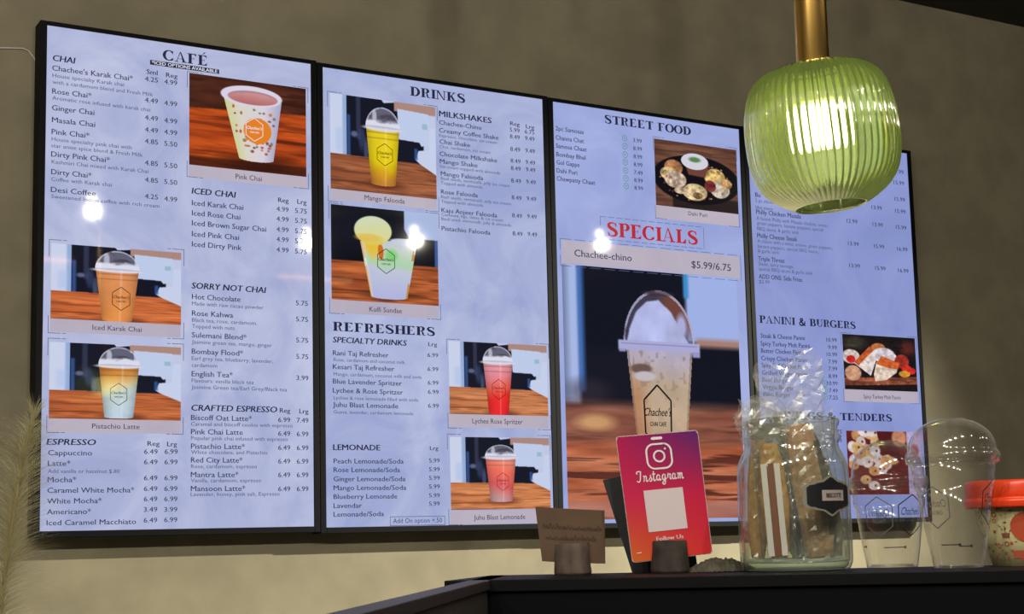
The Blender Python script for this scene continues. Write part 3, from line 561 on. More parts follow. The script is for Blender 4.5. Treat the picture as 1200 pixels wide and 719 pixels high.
reqs = []
for si, c, t, u, v, wd, cap in TEXT:
    if c in 'SR': r = serif_text(t, cap, wd)
    else: r = text2d(t, cap, wd, 0.14 if c == 'H' and t not in ('MILKSHAKES', 'LEMONADE') else 0.0, {'H': 0.022, 'I': 0.009, 'G': 0.014, 'N': 0.012, 'D': 0.004, 'P': 0.007, 'B': 0.006}.get(c, 0.0))
    reqs.append((si, c, u, v, r))
caps = []
for b in BANDS:
    if b[5]: t, u, v, wd, cap = b[5]; caps.append((b[0], u, v, text2d(t, cap, wd, 0, 0.002)))
logo_t = []
for k, u, v, h, c in LOGOS:
    logo_t.append((text2d("Chachee's", h*0.24, h*1.35, 0.35, 0.012, 'CENTER'), text2d('CHAI CAFE', h*0.13, h*0.80, 0, 0.02, 'CENTER')))
veg_t = text2d('V', 0.006, 0.0075, 0, 0.01, 'CENTER')
# text for the things on the counter
bisc_t = text2d('BISCOTTI', 0.0042, 0.019, 0, 0.02, 'CENTER'); foll_t = text2d('Follow Us', 0.0042, 0.030, 0, 0.015, 'CENTER')
cupA = text2d("Chachee's", 0.0075, 0.028, 0.35, 0.0, 'CENTER'); cupB = text2d('CHAI CAFE', 0.0042, 0.018, 0, 0.01, 'CENTER')
flush_text()

# --- pixel pictures shown on the screens -------------------------------------------------
rng = np.random.RandomState(4)
def nz2(h, w_, gy, gx, seed=0):
    r = np.random.RandomState(seed); g = r.rand(gy+1, gx+1); y = np.linspace(0, gy-1e-6, h); x = np.linspace(0, gx-1e-6, w_)
    yi = y.astype(int); xi = x.astype(int); fy = (y-yi)[:, None]; fx = (x-xi)[None]; fy = fy*fy*(3-2*fy); fx = fx*fx*(3-2*fx)
    a = g[yi][:, xi]; b = g[yi][:, xi+1]; c = g[yi+1][:, xi]; d = g[yi+1][:, xi+1]
    return (a*(1-fx)+b*fx)*(1-fy)+(c*(1-fx)+d*fx)*fy
def fbm(h, w_, gy, gx, seed=0, o=4): return sum(nz2(h, w_, gy*2**i, gx*2**i, seed+i)*0.5**i for i in range(o))/sum(0.5**i for i in range(o))
def box_blur(a, r):
    if r < 1: return a
    for ax in (0, 1):
        k = 2*r+1; p = [(0,0)]*a.ndim; p[ax] = (r, r); q = np.pad(a, p, 'edge'); c = np.cumsum(q, ax); z = np.zeros_like(np.take(c, [0], ax)); c = np.concatenate([z, c], ax)
        n = a.shape[ax]; a = (np.take(c, range(k, k+n), ax)-np.take(c, range(0, n), ax))/k
    return a
class Pic:
    def __init__(s, w_, h): s.w = w_; s.h = h; s.V, s.U = np.mgrid[0:1:h*1j, 0:1:w_*1j]; s.A = np.zeros((h, w_, 3))
    def mix(s, m, col):
        c = np.array(col, float) if not isinstance(col, np.ndarray) else col
        s.A = s.A*(1-m[..., None])+c*m[..., None]
    def poly(s, pts, blur=0):
        m = np.zeros((s.h, s.w), bool); n = len(pts)
        for i in range(n):
            x0, y0 = pts[i]; x1, y1 = pts[(i+1) % n]
            if y0 == y1: continue
            c = ((s.V >= min(y0, y1)) & (s.V < max(y0, y1))); xx = x0+(s.V-y0)*(x1-x0)/(y1-y0); m ^= (c & (s.U < xx))
        return box_blur(m.astype(float), blur)
    def ell(s, cx, cy, rx, ry, soft=0.12): d = np.sqrt(((s.U-cx)/rx)**2+((s.V-cy)/ry)**2); return np.clip((1-d)/soft+0.5, 0, 1)
    def rect(s, a, b, c, d, blur=0): return s.poly([(a,b),(c,b),(c,d),(a,d)], blur)
    def wood(s, mask, c0, c1, c2, seed=3, gy=9, gx=2, kk=.42):
        a = fbm(s.h, s.w, gy*2, gx, seed, 5); b = fbm(s.h, s.w, gy*5, gx, seed+9, 4)
        t = np.clip((a-0.25)/0.5, 0, 1); col = np.array(c0)*(1-t[..., None])+np.array(c1)*t[..., None]
        k = np.clip((0.42-b)/0.1, 0, 1)*kk; fi = fbm(s.h, s.w, gy*6, gx*3, seed+20, 2); col = col*(0.86+0.30*fi[..., None]); col = col*(1-k[..., None])+np.array(c2)*k[..., None]; s.mix(mask, col)
def cafe_bg(p, c0=(205,125,75), c1=(165,85,45), c2=(85,38,22), seed=3, dark=(22,24,38)):
    p.A[:] = (190,198,225); p.mix(p.rect(0.0,0,0.11,0.7,3), (200,208,232)); p.mix(p.rect(0.115,-.1,0.165,0.66,3)*.6, (120,155,205)); p.mix(p.rect(0.05,0.35,0.12,0.6,6)*.5, (170,190,230))
    p.mix(p.poly([(.15,-.1),(.42,-.1),(.5,.03),(.6,.01),(.64,.08),(.64,.70),(.15,.70)],1), dark); p.mix(p.rect(.155,.2,.185,.66,3)*.7, (60,100,170)); p.mix(p.rect(0.60,0.38,0.88,0.70,2), dark); p.mix(p.rect(0.60,-.1,1.1,0.10,2), (170,135,125))
    p.mix(p.rect(0.24,-.1,0.28,0.45,3), (48,52,75)); p.mix(p.ell(0.22,0.40,0.03,0.03,.8)*.7, (120,130,170)); p.mix(p.ell(0.29,0.44,0.03,0.12,.7)*.6, (60,74,112)); p.mix(p.ell(0.33,0.56,0.02,0.12,.8)*.6, (90,100,140))
    p.mix(p.poly([(0.63,0.07),(0.93,0.09),(0.95,0.18),(0.92,0.22),(0.94,0.42),(0.86,0.45),(0.84,0.41),(0.64,0.40)],1), (188,202,232))
    p.mix(p.poly([(0.94,0.24),(1.1,0.22),(1.1,0.85),(0.88,0.68),(0.80,0.60),(0.83,0.50),(0.93,0.48)],1), (196,206,232)); p.mix(p.rect(0.79,0.48,0.82,0.60,2)*.8, (50,90,160))
    p.mix(p.rect(0.87,0.20,0.92,0.26,1), (150,185,200))
    m = p.poly([(-.1,0.625),(0.84,0.64),(1.0,0.745),(1.1,0.78),(1.1,1.1),(-.1,1.1)],1); p.wood(m, c0, c1, c2, seed)
def cup_pic(p, cx, yt, yr, yb, rt, rb, colf, cream=(215,218,235)):
    """clear domed cup: yt dome top, yr rim, yb base"""
    p.mix(p.ell(cx+0.02, yb, rb*1.5, 0.05, 0.8)*0.5, (70,30,20))
    d = ((p.U-cx)/(rt*0.93))**2+((p.V-yr)/(yr-yt))**2; dm = ((d < 1) & (p.V < yr)).astype(float); dm = box_blur(dm, 0)
    p.mix(dm*0.50, (170,170,195)); edge = ((d < 1) & (d > 0.86) & (p.V < yr)).astype(float); p.mix(edge*0.55, (215,218,232))
    n = fbm(p.h, p.w, 16, 16, 7, 3); p.mix(dm*np.clip((n-0.55)*6, 0, 1)*0.6, (60,50,60)); p.mix(dm*p.ell(cx-0.45*rt, (yr+yt)/2, rt*0.12, (yr-yt)*0.35, 0.6)*0.6, (230,230,242))
    if cream: p.mix(dm*np.clip(((p.V-(yr-(yr-yt)*0.38))/0.03)+n*2-1, 0, 1), cream)
    t = np.clip((p.V-yr)/(yb-yr), 0, 1); hw = rt*0.9+(rb-rt*0.9)*t; s_ = (p.U-cx)/hw
    m = ((np.abs(s_) < 1) & (p.V > yr-0.005) & (p.V < yb+0.02*np.sqrt(np.clip(1-s_**2, 0, 1)))).astype(float)
    col = colf(t, s_); sh = 1-0.22*np.abs(s_)**3; n2 = fbm(p.h, p.w, 10, 10, 21, 3); col = col*sh[..., None]*(0.94+0.12*n2[..., None]); p.mix(m, np.clip(col, 0, 255))
    for q in (0.09, 0.19): p.mix(m*np.exp(-((t-q)/0.012)**2)*0.35, (90,60,50))
    p.mix(p.ell(cx, yr+0.01, rt*1.05, 0.028, 0.35), (215,212,225)); p.mix(p.ell(cx, yr-0.006, rt*0.95, 0.012, 0.4)*0.6, (170,170,190))
    p.mix(m*np.exp(-((s_-0.18)/0.06)**2)*0.22, (255,250,250))
def lerp(stops):
    xs = [a for a, _ in stops]; cs = np.array([b for _, b in stops], float)
    return lambda t: np.stack([np.interp(t, xs, cs[:, i]) for i in range(3)], -1)
def paint(key, w_, h):
    p = Pic(w_, h); U, V = p.U, p.V; n = fbm(h, w_, 6, 8, 11, 4)
    if key == 'karak': cafe_bg(p, (214,120,70), (176,86,45)); f = lerp([(0,(216,140,90)),(1,(226,142,74))]); cup_pic(p, .50,.04,.30,.985,.185,.115, lambda t,s: f(t))
    elif key == 'pistachio':
        cafe_bg(p, (200,112,66), (160,80,45)); f = lerp([(0,(196,120,50)),(.22,(206,140,66)),(.40,(214,196,150)),(.55,(190,206,205)),(1,(186,204,222))])
        cup_pic(p, .52,.03,.28,.97,.17,.11, lambda t,s: f(np.clip(t+0.10*s, 0, 1)))
    elif key == 'mango': cafe_bg(p, (165,100,66), (128,70,44), (60,30,22)); f = lerp([(0,(226,200,40)),(.6,(232,206,20)),(.8,(212,160,30)),(1,(190,125,50))]); cup_pic(p, .49,.08,.30,.90,.175,.115, lambda t,s: f(t+0.25*(n-0.5)*t))
    elif key == 'lychee': cafe_bg(p, (206,135,90), (178,105,66)); f = lerp([(0,(226,160,175)),(.3,(226,130,140)),(.55,(235,90,70)),(.7,(232,48,42)),(1,(232,40,48))]); cup_pic(p, .49,.04,.26,.98,.165,.10, lambda t,s: f(np.clip(t+.06*s, 0, 1)))
    elif key == 'juhu': cafe_bg(p, (214,140,92), (186,110,66)); f = lerp([(0,(230,150,135)),(.3,(235,112,90)),(.65,(222,95,95)),(.85,(205,130,130)),(1,(190,150,150))]); cup_pic(p, .50,.10,.27,.88,.17,.11, lambda t,s: f(np.clip(t-.08*s, 0, 1)))
    elif key == 'kulfi':
        p.A[:] = (16,17,26); p.mix(p.ell(.30,.25,.3,.2,.9)*0.4, (30,34,50)); p.mix(p.poly([(.68,-.1),(1.1,-.1),(1.1,.30),(.72,.28),(.68,.2)],2), (165,182,220)); p.mix(p.rect(.97,.3,1.1,.62,2), (60,90,150))
        p.wood(p.rect(-.1,.58,1.1,1.1,2), (190,105,58), (140,68,38), (60,30,22), 5); p.mix(p.ell(.52,.92,.3,.05,.8)*0.6, (70,32,22))
        yt, yb = .34, .95; t = np.clip((V-yt)/(yb-yt), 0, 1); cx = .53+.0*t; hw = .27-.10*t; s_ = (U-cx)/hw; m = ((np.abs(s_) < 1) & (V > yt-0.02*s_) & (V < yb-.01+.025*np.sqrt(np.clip(1-s_**2,0,1)))).astype(float)
        f = lerp([(0,(190,200,215)),(.2,(196,206,196)),(.4,(170,210,170)),(.5,(190,196,215)),(1,(176,180,222))]); p.mix(m, np.clip(f(np.clip(t+.2*(n-.5), 0, 1)), 0, 255))
        p.mix(m*np.clip(1.3-((s_+.6)/.35)**2-(t/.35)**2, 0, 1), (226,190,60)); p.mix(m*np.clip(np.clip(1-((s_+.30)/.12)**2-((t-.20)/.16)**2, 0, 1)*2, 0, 1), (200,110,30))
        p.mix(m*np.clip(1-((s_-.1)/.3)**2-((t-.25)/.14)**2, 0, 1), (120,205,110)); p.mix(m*(np.abs(s_) > .9)*(n > .5), (190,140,70)); p.mix(m*np.exp(-((s_+.93)/.05)**2)*.6, (235,235,240))
        yl = lerp([(0,(205,215,190)),(.7,(214,214,150)),(1,(220,200,90))]); e = p.ell(.385,.24,.175,.155,.08); p.mix(e, np.clip(yl(np.clip((V-.08)/.3+.3*(n-.5), 0, 1)), 0, 255)); p.mix(p.ell(.34,.32,.12,.04,.5)*.7, (222,185,80))
        p.mix(p.ell(.67,.335,.13,.035,.3), (196,202,214))
    elif key == 'pinkchai':
        p.wood(p.rect(-.1,-.1,1.1,1.1), (90,46,32), (60,30,22), (32,16,14), 8, 4, 2); p.wood(p.poly([(-.1,.38),(1.1,.30),(1.1,1.1),(-.1,1.1)],2), (205,88,32), (160,62,24), (70,26,16), 9, 6, 2)
        p.mix(p.rect(-.1,.90,1.1,1.1,3)*.7, (45,20,16)); p.mix(p.rect(.55,.62,1.1,.66,1)*.6, (60,22,14)); p.mix(p.ell(.60,.90,.30,.10,.9)*.6, (40,16,10))
        yt, yb = .20,.885; t = np.clip((V-yt)/(yb-yt), 0, 1); cx = .535+.03*t; hw = .25-.105*t; s_ = (U-cx)/hw; m = ((np.abs(s_) < 1) & (V > yt) & (V < yb+.03*np.sqrt(np.clip(1-s_**2,0,1))-.02)).astype(float)
        f = lerp([(-1,(206,206,150)),(-.5,(216,210,200)),(.4,(214,206,218)),(1,(170,168,196))]); p.mix(m, f(s_)); r2 = np.random.RandomState(3)
        for i in range(46):
            a, b = r2.rand()*1.7-.85, r2.rand()*.8+.1; x = .535+.03*b+a*(.25-.105*b); y = yt+b*(yb-yt); p.mix(p.ell(x, y, .010+.006*r2.rand(), .010+.01*r2.rand(), .5)*.8, [(170,70,40),(110,110,80),(190,110,60),(120,60,50)][i % 4])
        p.mix(p.ell(.575,.55,.12,.145,.06), (226,128,38)); e = p.ell(.525,.17,.265,.115,.06); p.mix(e, (214,208,226)); p.mix(p.ell(.535,.185,.215,.078,.08), (176,130,140)); p.mix(p.ell(.54,.195,.20,.064,.1), np.clip(lerp([(.12,(206,150,150)),(.26,(176,104,104))])(V+.04*(n-.5)), 0, 255))
    elif key == 'dahi':
        p.wood(p.rect(-.1,-.1,1.1,1.1), (124,84,66), (90,58,46), (50,32,30), 12, 5, 2); p.mix(p.rect(.2,.8,1.1,1.1,4)*.8, (24,20,24)); p.mix(p.ell(.50,.55,.53,.37,.04), (18,16,22))
        r2 = np.random.RandomState(8)
        for x, y, rx, ry, c in [(.22,.40,.11,.12,(176,120,80)),(.16,.5,.10,.10,(206,180,130)),(.24,.58,.13,.13,(206,180,160)),(.47,.74,.15,.13,(208,186,140)),(.72,.48,.13,.14,(208,176,110)),(.78,.66,.12,.13,(200,186,170)),(.66,.62,.07,.09,(120,50,50)),(.86,.56,.07,.08,(196,150,100)),(.30,.74,.08,.05,(196,170,140)),(.50,.79,.06,.05,(120,90,66))]:
            k = fbm(h, w_, 18, 22, int(x*100), 3); p.mix(p.ell(x, y, rx, ry, .12), np.clip(np.array(c)*(0.45+1.0*k[..., None]), 0, 255))
        for i in range(60): a = r2.rand()*6.28; q = .30+.14*r2.rand(); p.mix(p.ell(.5+q*math.cos(a), .57+q*.7*math.sin(a), .012, .012, .5)*.7, [(216,196,150),(140,70,50),(190,150,90)][i % 3])
        p.mix(p.poly([(.34,.25),(.66,.28),(.60,.50),(.40,.48)],2), (110,66,56)); p.mix(p.ell(.48,.27,.165,.125,.06), (210,208,220)); p.mix(p.ell(.48,.24,.07,.04,.6), (90,130,80))
    elif key == 'special':
        p.A[:] = (20,22,34); p.mix(p.rect(-.1,-.1,.085,.55,3), (166,182,226)); p.mix(p.rect(.075,-.1,.11,.5,3)*.8, (70,120,200)); p.mix(p.rect(.69,-.1,1.1,.28,3), (158,176,228)); p.mix(p.rect(.68,-.1,.71,.1,2), (60,140,200))
        p.mix(p.rect(.74,.265,1.1,.30,4), (165,125,115)); p.mix(p.ell(.12,.50,.12,.05,.9)*.5, (60,50,60)); p.mix(p.rect(-.1,-.1,.02,.75,5)*.5, (60,70,100))
        p.wood(p.rect(-.1,.545,1.1,1.1,9), (150,98,80), (112,62,50), (58,28,26), 15, 8, 2); p.wood(p.rect(-.1,.70,1.1,1.1,8), (205,130,96), (160,84,56), (70,32,28), 17, 11, 2, .8)
        p.mix(p.ell(.16,.62,.10,.03,.9)*.7, (226,180,120)); p.mix(p.rect(-.1,.93,1.1,1.1,4)*.5, (150,110,110))
        yt, yr, yb = .075,.300,.90; cx = .53; d = ((U-cx)/.205)**2+((V-yr)/(yr-yt))**2; dm = ((d < 1) & (V < yr)).astype(float); p.mix(dm*.5, (110,100,125))
        p.mix(dm*p.ell(.64,.15,.10,.10,.7)*.8, (120,70,55)); p.mix(dm*p.ell(.66,.22,.03,.05,.7), (170,170,215))
        cr = p.poly([(.34,.31),(.36,.24),(.40,.17),(.46,.125),(.53,.115),(.60,.16),(.66,.24),(.72,.31)],1); n3 = fbm(h, w_, 12, 12, 31, 3); p.mix(cr*dm, np.clip(np.array((178,184,228))*(.88+.24*n3[..., None]), 0, 255))
        edge = ((d < 1) & (d > .90) & (V < yr)).astype(float); p.mix(edge*.7, (190,190,222)); p.mix(p.ell(.53,.088,.09,.012,.5)*.6, (60,50,60))
        t = np.clip((V-yr)/(yb-yr), 0, 1); hw = .192-.075*t; s_ = (U-cx)/hw; m = ((np.abs(s_) < 1) & (V > yr) & (V < yb)).astype(float)
        f = lerp([(0,(178,172,200)),(.12,(180,168,180)),(.3,(186,164,140)),(1,(190,160,130))]); p.mix(m, np.clip(f(t+.1*(n-.5))*(.92+.16*n3[..., None]), 0, 255)); p.mix(m*np.clip((-s_-.3)*1.2, 0, .6)*np.clip(t*4-.4, 0, 1), (176,112,70))
        sp_ = fbm(h, w_, 60, 45, 77, 1); p.mix(m*np.clip((sp_-.74)*9, 0, 1)*np.clip(1.1-t*1.6, 0, 1)*.4, (120,90,76)); p.mix(dm*np.clip((n3-.56)*7, 0, 1)*(1-cr)*.7, (60,46,60))
        p.mix(m*p.ell(.42,.40,.06,.02,.4)*.8, (90,66,60)); p.mix(m*p.ell(.44,.43,.06,.02,.4), (190,184,190)); p.mix(m*(np.abs(s_) > .93)*.5, (120,100,90))
        p.mix(p.rect(.295,.285,.765,.325,1), (168,168,210)); p.mix(p.rect(.30,.322,.335,.335,1), (150,150,200)); p.mix(p.rect(.72,.322,.765,.345,1), (150,150,200)); p.mix(p.rect(.31,.298,.75,.302,0)*.5, (120,116,160))
    elif key == 'panini':
        p.A[:] = (30,24,26); p.mix(p.ell(.15,.15,.14,.10,.9)*.5, (90,90,70)); p.mix(p.ell(.9,.2,.1,.12,.9)*.5, (130,50,40)); p.wood(p.poly([(-.1,.80),(1.1,.72),(1.1,.86),(-.1,.94)],1), (150,84,60), (110,56,40), (50,24,20), 5, 3, 3)
        for x, y, rx, ry, c in [(.10,.40,.12,.13,(205,190,185)),(.10,.45,.06,.07,(200,40,40)),(.48,.22,.10,.09,(186,110,60)),(.55,.35,.16,.14,(205,195,205)),(.66,.38,.07,.08,(214,200,206)),(.80,.45,.10,.13,(160,50,40)),(.86,.58,.07,.07,(205,50,40)),(.93,.62,.06,.06,(190,40,36)),(.83,.68,.08,.06,(214,150,50)),(.12,.70,.11,.14,(200,150,120))]: p.mix(p.ell(x, y, rx, ry, .15), c)
        p.mix(p.poly([(.14,.52),(.36,.22),(.44,.26),(.44,.46),(.36,.74),(.24,.62)],1), (214,200,196)); p.mix(p.poly([(.14,.50),(.36,.20),(.42,.26),(.24,.50),(.20,.56)],1), (190,88,44)); p.mix(p.poly([(.40,.72),(.44,.50),(.52,.40),(.74,.52),(.72,.66),(.58,.80),(.42,.84)],1), (216,196,180)); p.mix(p.poly([(.44,.52),(.52,.36),(.76,.48),(.74,.60),(.60,.58)],1), (200,96,46))
        k = fbm(h, w_, 20, 24, 3, 2); p.A *= (0.75+0.5*k[..., None])
    else:
        p.A[:] = (96,34,34); r2 = np.random.RandomState(2)
        for i in range(34): x, y = r2.rand()*.62, r2.rand()*.9; p.mix(p.ell(x, y, .06+.03*r2.rand(), .07+.03*r2.rand(), .25), [(206,190,186),(196,160,110),(190,140,90),(206,196,200)][i % 4]); p.mix(p.ell(x+.02, y, .015, .02, .4), (120,60,40))
        p.mix(p.poly([(.38,-.1),(.62,-.1),(.72,.5),(.45,.3)],2), (80,28,30)); p.mix(p.ell(.70,.10,.10,.14,.3), (190,130,100)); p.mix(p.rect(.80,-.1,1.1,1.1,1), (170,158,196)); p.mix(p.ell(.9,.3,.06,.1,.5), (150,80,100)); k = fbm(h, w_, 20, 24, 3, 2); p.A *= (0.85+0.3*k[..., None])
    return np.clip(p.A, 0, 255)
def grid_picture(name, k_, x0, z0, x1, z1, A, parent, y, label):
    h, w_ = A.shape[:2]; X, Z = np.meshgrid(np.linspace(x0, x1, w_+1), np.linspace(z0, z1, h+1))
    co = np.stack([X, np.full_like(X, y), Z], -1).reshape(-1, 3); i = np.arange(h)[:, None]*(w_+1)+np.arange(w_)[None]
    F = np.stack([i, i+w_+1, i+w_+2, i+1], -1).reshape(-1)
    me = bpy.data.meshes.new(name); me.vertices.add(len(co)); me.vertices.foreach_set('co', co.ravel()); me.loops.add(len(F)); me.loops.foreach_set('vertex_index', F.astype(np.int32))
    me.polygons.add(len(F)//4); me.polygons.foreach_set('loop_start', np.arange(0, len(F), 4, dtype=np.int32)); me.update(calc_edges=True)
    at = me.color_attributes.new('picture', 'FLOAT_COLOR', 'CORNER'); c = A/255.0; c = np.where(c <= .04045, c/12.92, ((c+.055)/1.055)**2.4)
    c = np.concatenate([c, np.ones(c.shape[:2]+(1,))], -1).reshape(-1, 1, 4).repeat(4, 1).reshape(-1); at.data.foreach_set('color', c.astype(np.float32))
    me.materials.append(pic_m); o = bpy.data.objects.new(name, me); link(o, parent); o['label'] = label; return o
def strips_frame(r, t, dash=False):
    u0, v0, u1, v1 = r; S = []
    def seg(a, b, c, d): S.append((min(a,c)-(t/2), min(b,d)-(t/2), max(a,c)+(t/2), max(b,d)+(t/2)))
    if dash is True:
        n = 13
        for i in range(n):
            a = u0+(u1-u0)*i/n; b = a+(u1-u0)/n*.72; seg(a, v0, b, v0); seg(a, v1, b, v1)
        seg(u0, v0, u0, v0+(v1-v0)*.4); seg(u0, v0+(v1-v0)*.6, u0, v1); seg(u1, v0, u1, v1)
    elif dash == 'full': seg(u0,v0,u1,v0); seg(u0,v0,u0,v1); seg(u1,v0,u1,v1); seg(u0,v1,u1,v1)
    else:
        L = .036
        for (x, sx) in ((u0, 1), (u1, -1)):
            for (y, sy) in ((v0, -1), (v1, 1)): seg(x, y, x+sx*L*.7, y); seg(x+sx*L*.82, y, x+sx*L, y); seg(x, y, x, y+sy*L)
    return S
labels = ['leftmost menu screen headed CAFÉ with chai and espresso prices', 'second menu screen from the left headed DRINKS with milkshakes and refreshers', 'third menu screen headed STREET FOOD with big SPECIALS picture', 'rightmost menu screen partly behind the green pendant, PANINI & BURGERS']
roots = []
for k, (sx, sz, sa) in enumerate(SCREENS):
    root = empty('menu_screen', (sx, 0, sz), (0, -sa, 0)); tag(root, labels[k], 'menu screen', 'wall mounted menu screens'); roots.append(root)
    # local frame: x right, z up, origin at the screen centre
    a, b, bt, bb, d = SW/2, 0.0144, 0.0095, 0.0135, 0.045
    fr = MB(); fr.box(-a-b, -.003, -SH/2-bb, -a, d, SH/2+bt); fr.box(a, -.003, -SH/2-bb, a+b, d, SH/2+bt); fr.box(-a, -.003, SH/2, a, d, SH/2+bt); fr.box(-a, -.003, -SH/2-bb, a, d, -SH/2)
    fr.box(-a, .004, -SH/2, a, d, SH/2)
    bevel(fr.build('frame', frame_m, root, label='slim black frame'), 0.0012)
    MB().box(-.16, d, -.20, .16, Y_WALL, .20).build('wall_bracket', back_m, root)
    dp = MB().add([(-a,0,-SH/2),(a,0,-SH/2),(a,0,SH/2),(-a,0,SH/2)], [(0,1,2,3)]).build('display', bg_m[k], root, label='lit display panel')
    X = lambda u: u-a
    Zf = lambda v: SH/2+v
    def flat(name, rects, m, y, label=None):
        mb = MB()
        for u0, v0, u1, v1 in rects: mb.add([(X(u0),y,Zf(min(v0,v1))),(X(u1),y,Zf(min(v0,v1))),(X(u1),y,Zf(max(v0,v1))),(X(u0),y,Zf(max(v0,v1)))], [(0,1,2,3)])
        return mb.build(name, m, dp, label=label)
    for q in BANDS:
        if q[0] == k: flat('caption_band', [(q[1], q[2], q[3], q[4])], ink['band'], -.0003)
    for q in PICS:
        if q[0] != k: continue
        _, key, u0, v0, u1, v1, lab = q; ww = int(u1*1500-u0*1500) if key != 'special' else 270; hh = int(abs(v1-v0)*1300) if key != 'special' else 380
        grid_picture('picture', k, X(u0), Zf(v0), X(u1), Zf(v1), paint(key, max(ww, 60), max(hh, 60)), dp, -.0006, lab)
    S = []
    for i, q in enumerate(FRAMES):
        if q[0] == k: S += strips_frame(q[1:], .0013, True if i in (8, 9) else ('full' if i == 10 else False))
    if S: flat('hairline_borders', S, ink['line'], -.0009)
    for q in NOTE:
        if q[0] == k: flat('heading_banner', [q[1:]], ink['S'], -.0003)
    groups = {}
    for si, c, u, v, r in reqs:
        if SECS[si][0] != k: continue
        v_, f_ = groups.setdefault((SECS[si][1], INKOF[c]), ([], [])); b0 = len(v_); v_ += [(X(u)+p[0], -.0009, Zf(v)+p[1]) for p in r['v']]; f_ += [tuple(b0+i for i in q) for q in r['f']]
    for kk, u, v, r in caps:
        if kk != k: continue
        v_, f_ = groups.setdefault(('picture captions', 'I'), ([], [])); b0 = len(v_); v_ += [(X(u)+p[0], -.0009, Zf(v)+p[1]) for p in r['v']]; f_ += [tuple(b0+i for i in q) for q in r['f']]
    for (kk, u, v, h, c), (t1, t2) in zip(LOGOS, logo_t):
        if kk != k: continue
        key = {'w': 'W', 'k': 'black', 'r': 'redline'}[c]; v_, f_ = groups.setdefault(('cup logos', key), ([], [])); g = G2(); hw = .86*h if kk != 2 else h*.52
        if kk == 2: pts = [(0, h), (hw, h*.52), (hw*.95, -h*.52), (0, -h*.95), (-hw*.95, -h*.52), (-hw, h*.52), (0, h)]
        else: pts = [(hw*math.sin(i*math.pi/3), h*math.cos(i*math.pi/3)) for i in range(7)]
        for i in range(6): g.stroke([pts[i], pts[i+1]], h*.055 if kk != 2 else h*.06)
        b0 = len(v_); v_ += [(X(u)+p[0], -.0011, Zf(v)+p[1]) for p in g.v]; f_ += [tuple(b0+i for i in q) for q in g.f]
        for t_, dz in ((t1, .02), (t2, -.30)):
            sc = .78 if kk == 2 else 1.0
            b0 = len(v_); v_ += [(X(u)+p[0]*sc, -.0011, Zf(v)+dz*h+p[1]) for p in t_['v']]; f_ += [tuple(b0+i for i in q) for q in t_['f']]
    g = G2()
    for kk, u, v in CIRCS:
        if kk != k: continue
        R_ = .0078 if k == 2 else .0085
        g.stroke([(X(u)+R_*math.cos(i*math.pi/9), Zf(v)+R_*math.sin(i*math.pi/9)) for i in range(19)], .0014); b0 = len(g.v); g.v += [(X(u)+p[0], Zf(v)-.003+p[1]) for p in veg_t['v']]; g.f += [tuple(b0+i for i in q) for q in veg_t['f']]
    if g.v: mesh_obj('vegetarian_marks', [(p[0], -.0009, p[1]) for p in g.v], g.f, ink['green'], dp, label='green circled V marks')
    for (nm, col), (v_, f_) in groups.items():
        mesh_obj('lettering', v_, f_, ink[col], dp, label={'W': 'white ', 'R': 'red '}.get(col, 'dark ')+nm+(' lettering' if 'lettering' not in nm and 'captions' not in nm and 'logos' not in nm else '')+('' if col != 'D' else ', fine descriptions'))

# white cable at the upper left, running behind the first screen
cp = [(-0.4909, 0.0550, 2.3057), (-0.3873, 0.0550, 2.3200), (-0.3412, 0.0550, 2.3258), (-0.3287, 0.0550, 2.3220), (-0.3195, 0.0550, 2.3119), (-0.3066, 0.0550, 2.2890), (-0.2862, 0.0550, 2.2518), (-0.2512, 0.0550, 2.2221)]
cp = [(x, Y_WALL-.003, z) for x, y, z in cp]
tag(MB().tube(cp, .0016, 8).build('cable', pbr('white_cable_rubber', (205,200,190), .5), smooth=True), 'thin white cable curving along the wall behind the leftmost screen', 'cable')

# ------------------------------------------------------------------ counter
CB = Vector((-0.1771, -1.6601, 1.2114)); RB = Vector((0.2537, -2.0583, 1.2114)); LB = Vector((-0.6879, -2.3768, 1.2114))
ZL = CB.z; e1 = (RB-CB); e1.z = 0; e1.normalize(); n1 = Vector((e1.y, -e1.x, 0))            # n1 points to the customers
e2 = (LB-CB); e2.z = 0; e2.normalize(); n2 = Vector((-e2.y, e2.x, 0));
if n2.dot(e1) < 0: n2 = -n2
LEN = 1.5; DEP = .20
lam = pbr('black_laminate', (6,8,12), .55, 0, (5,6,9), .05, 60, .15); lam2 = pbr('black_counter_front', (3,5,10), .7, spec=.1); side_m = pbr('charcoal_side_panel', (52,47,44), .55, 0, (46,42,40), .1, 20)
edge_m = pbr('dark_edge_trim', (44,42,42), .45)
ct = empty('counter', (CB.x, CB.y, 0)); tag(ct, 'black serving counter with a narrow raised ledge carrying jar, cups and signs', 'counter')
off = Vector((CB.x, CB.y, 0))
def cbox(c, ax, ay, az, name, m, lab=None, bv=.0008): return bevel(MB().obox(Vector(c)-off, ax, ay, az).build(name, m, ct, label=lab), bv)
cbox(Vector((CB.x, CB.y, ZL-.012)), e1*LEN, n1*DEP, Vector((0,0,.012)), 'ledge_top', lam, 'black ledge top')
cbox(Vector((CB.x, CB.y, 0))+n1*.010, e1*(LEN-.01), n1*(DEP-.014), Vector((0,0,ZL-.012)), 'front_panel', lam2, 'black front panel')
cbox(Vector((CB.x, CB.y, ZL-.010))-n2*.0, e2*1.5, n2*.022, Vector((0,0,.010)), 'side_trim', edge_m, 'dark trim along the side panel top')
cbox(Vector((CB.x, CB.y, 0))+n2*.003, e2*1.5, n2*.016, Vector((0,0,ZL-.010)), 'side_panel', side_m, 'charcoal side panel')

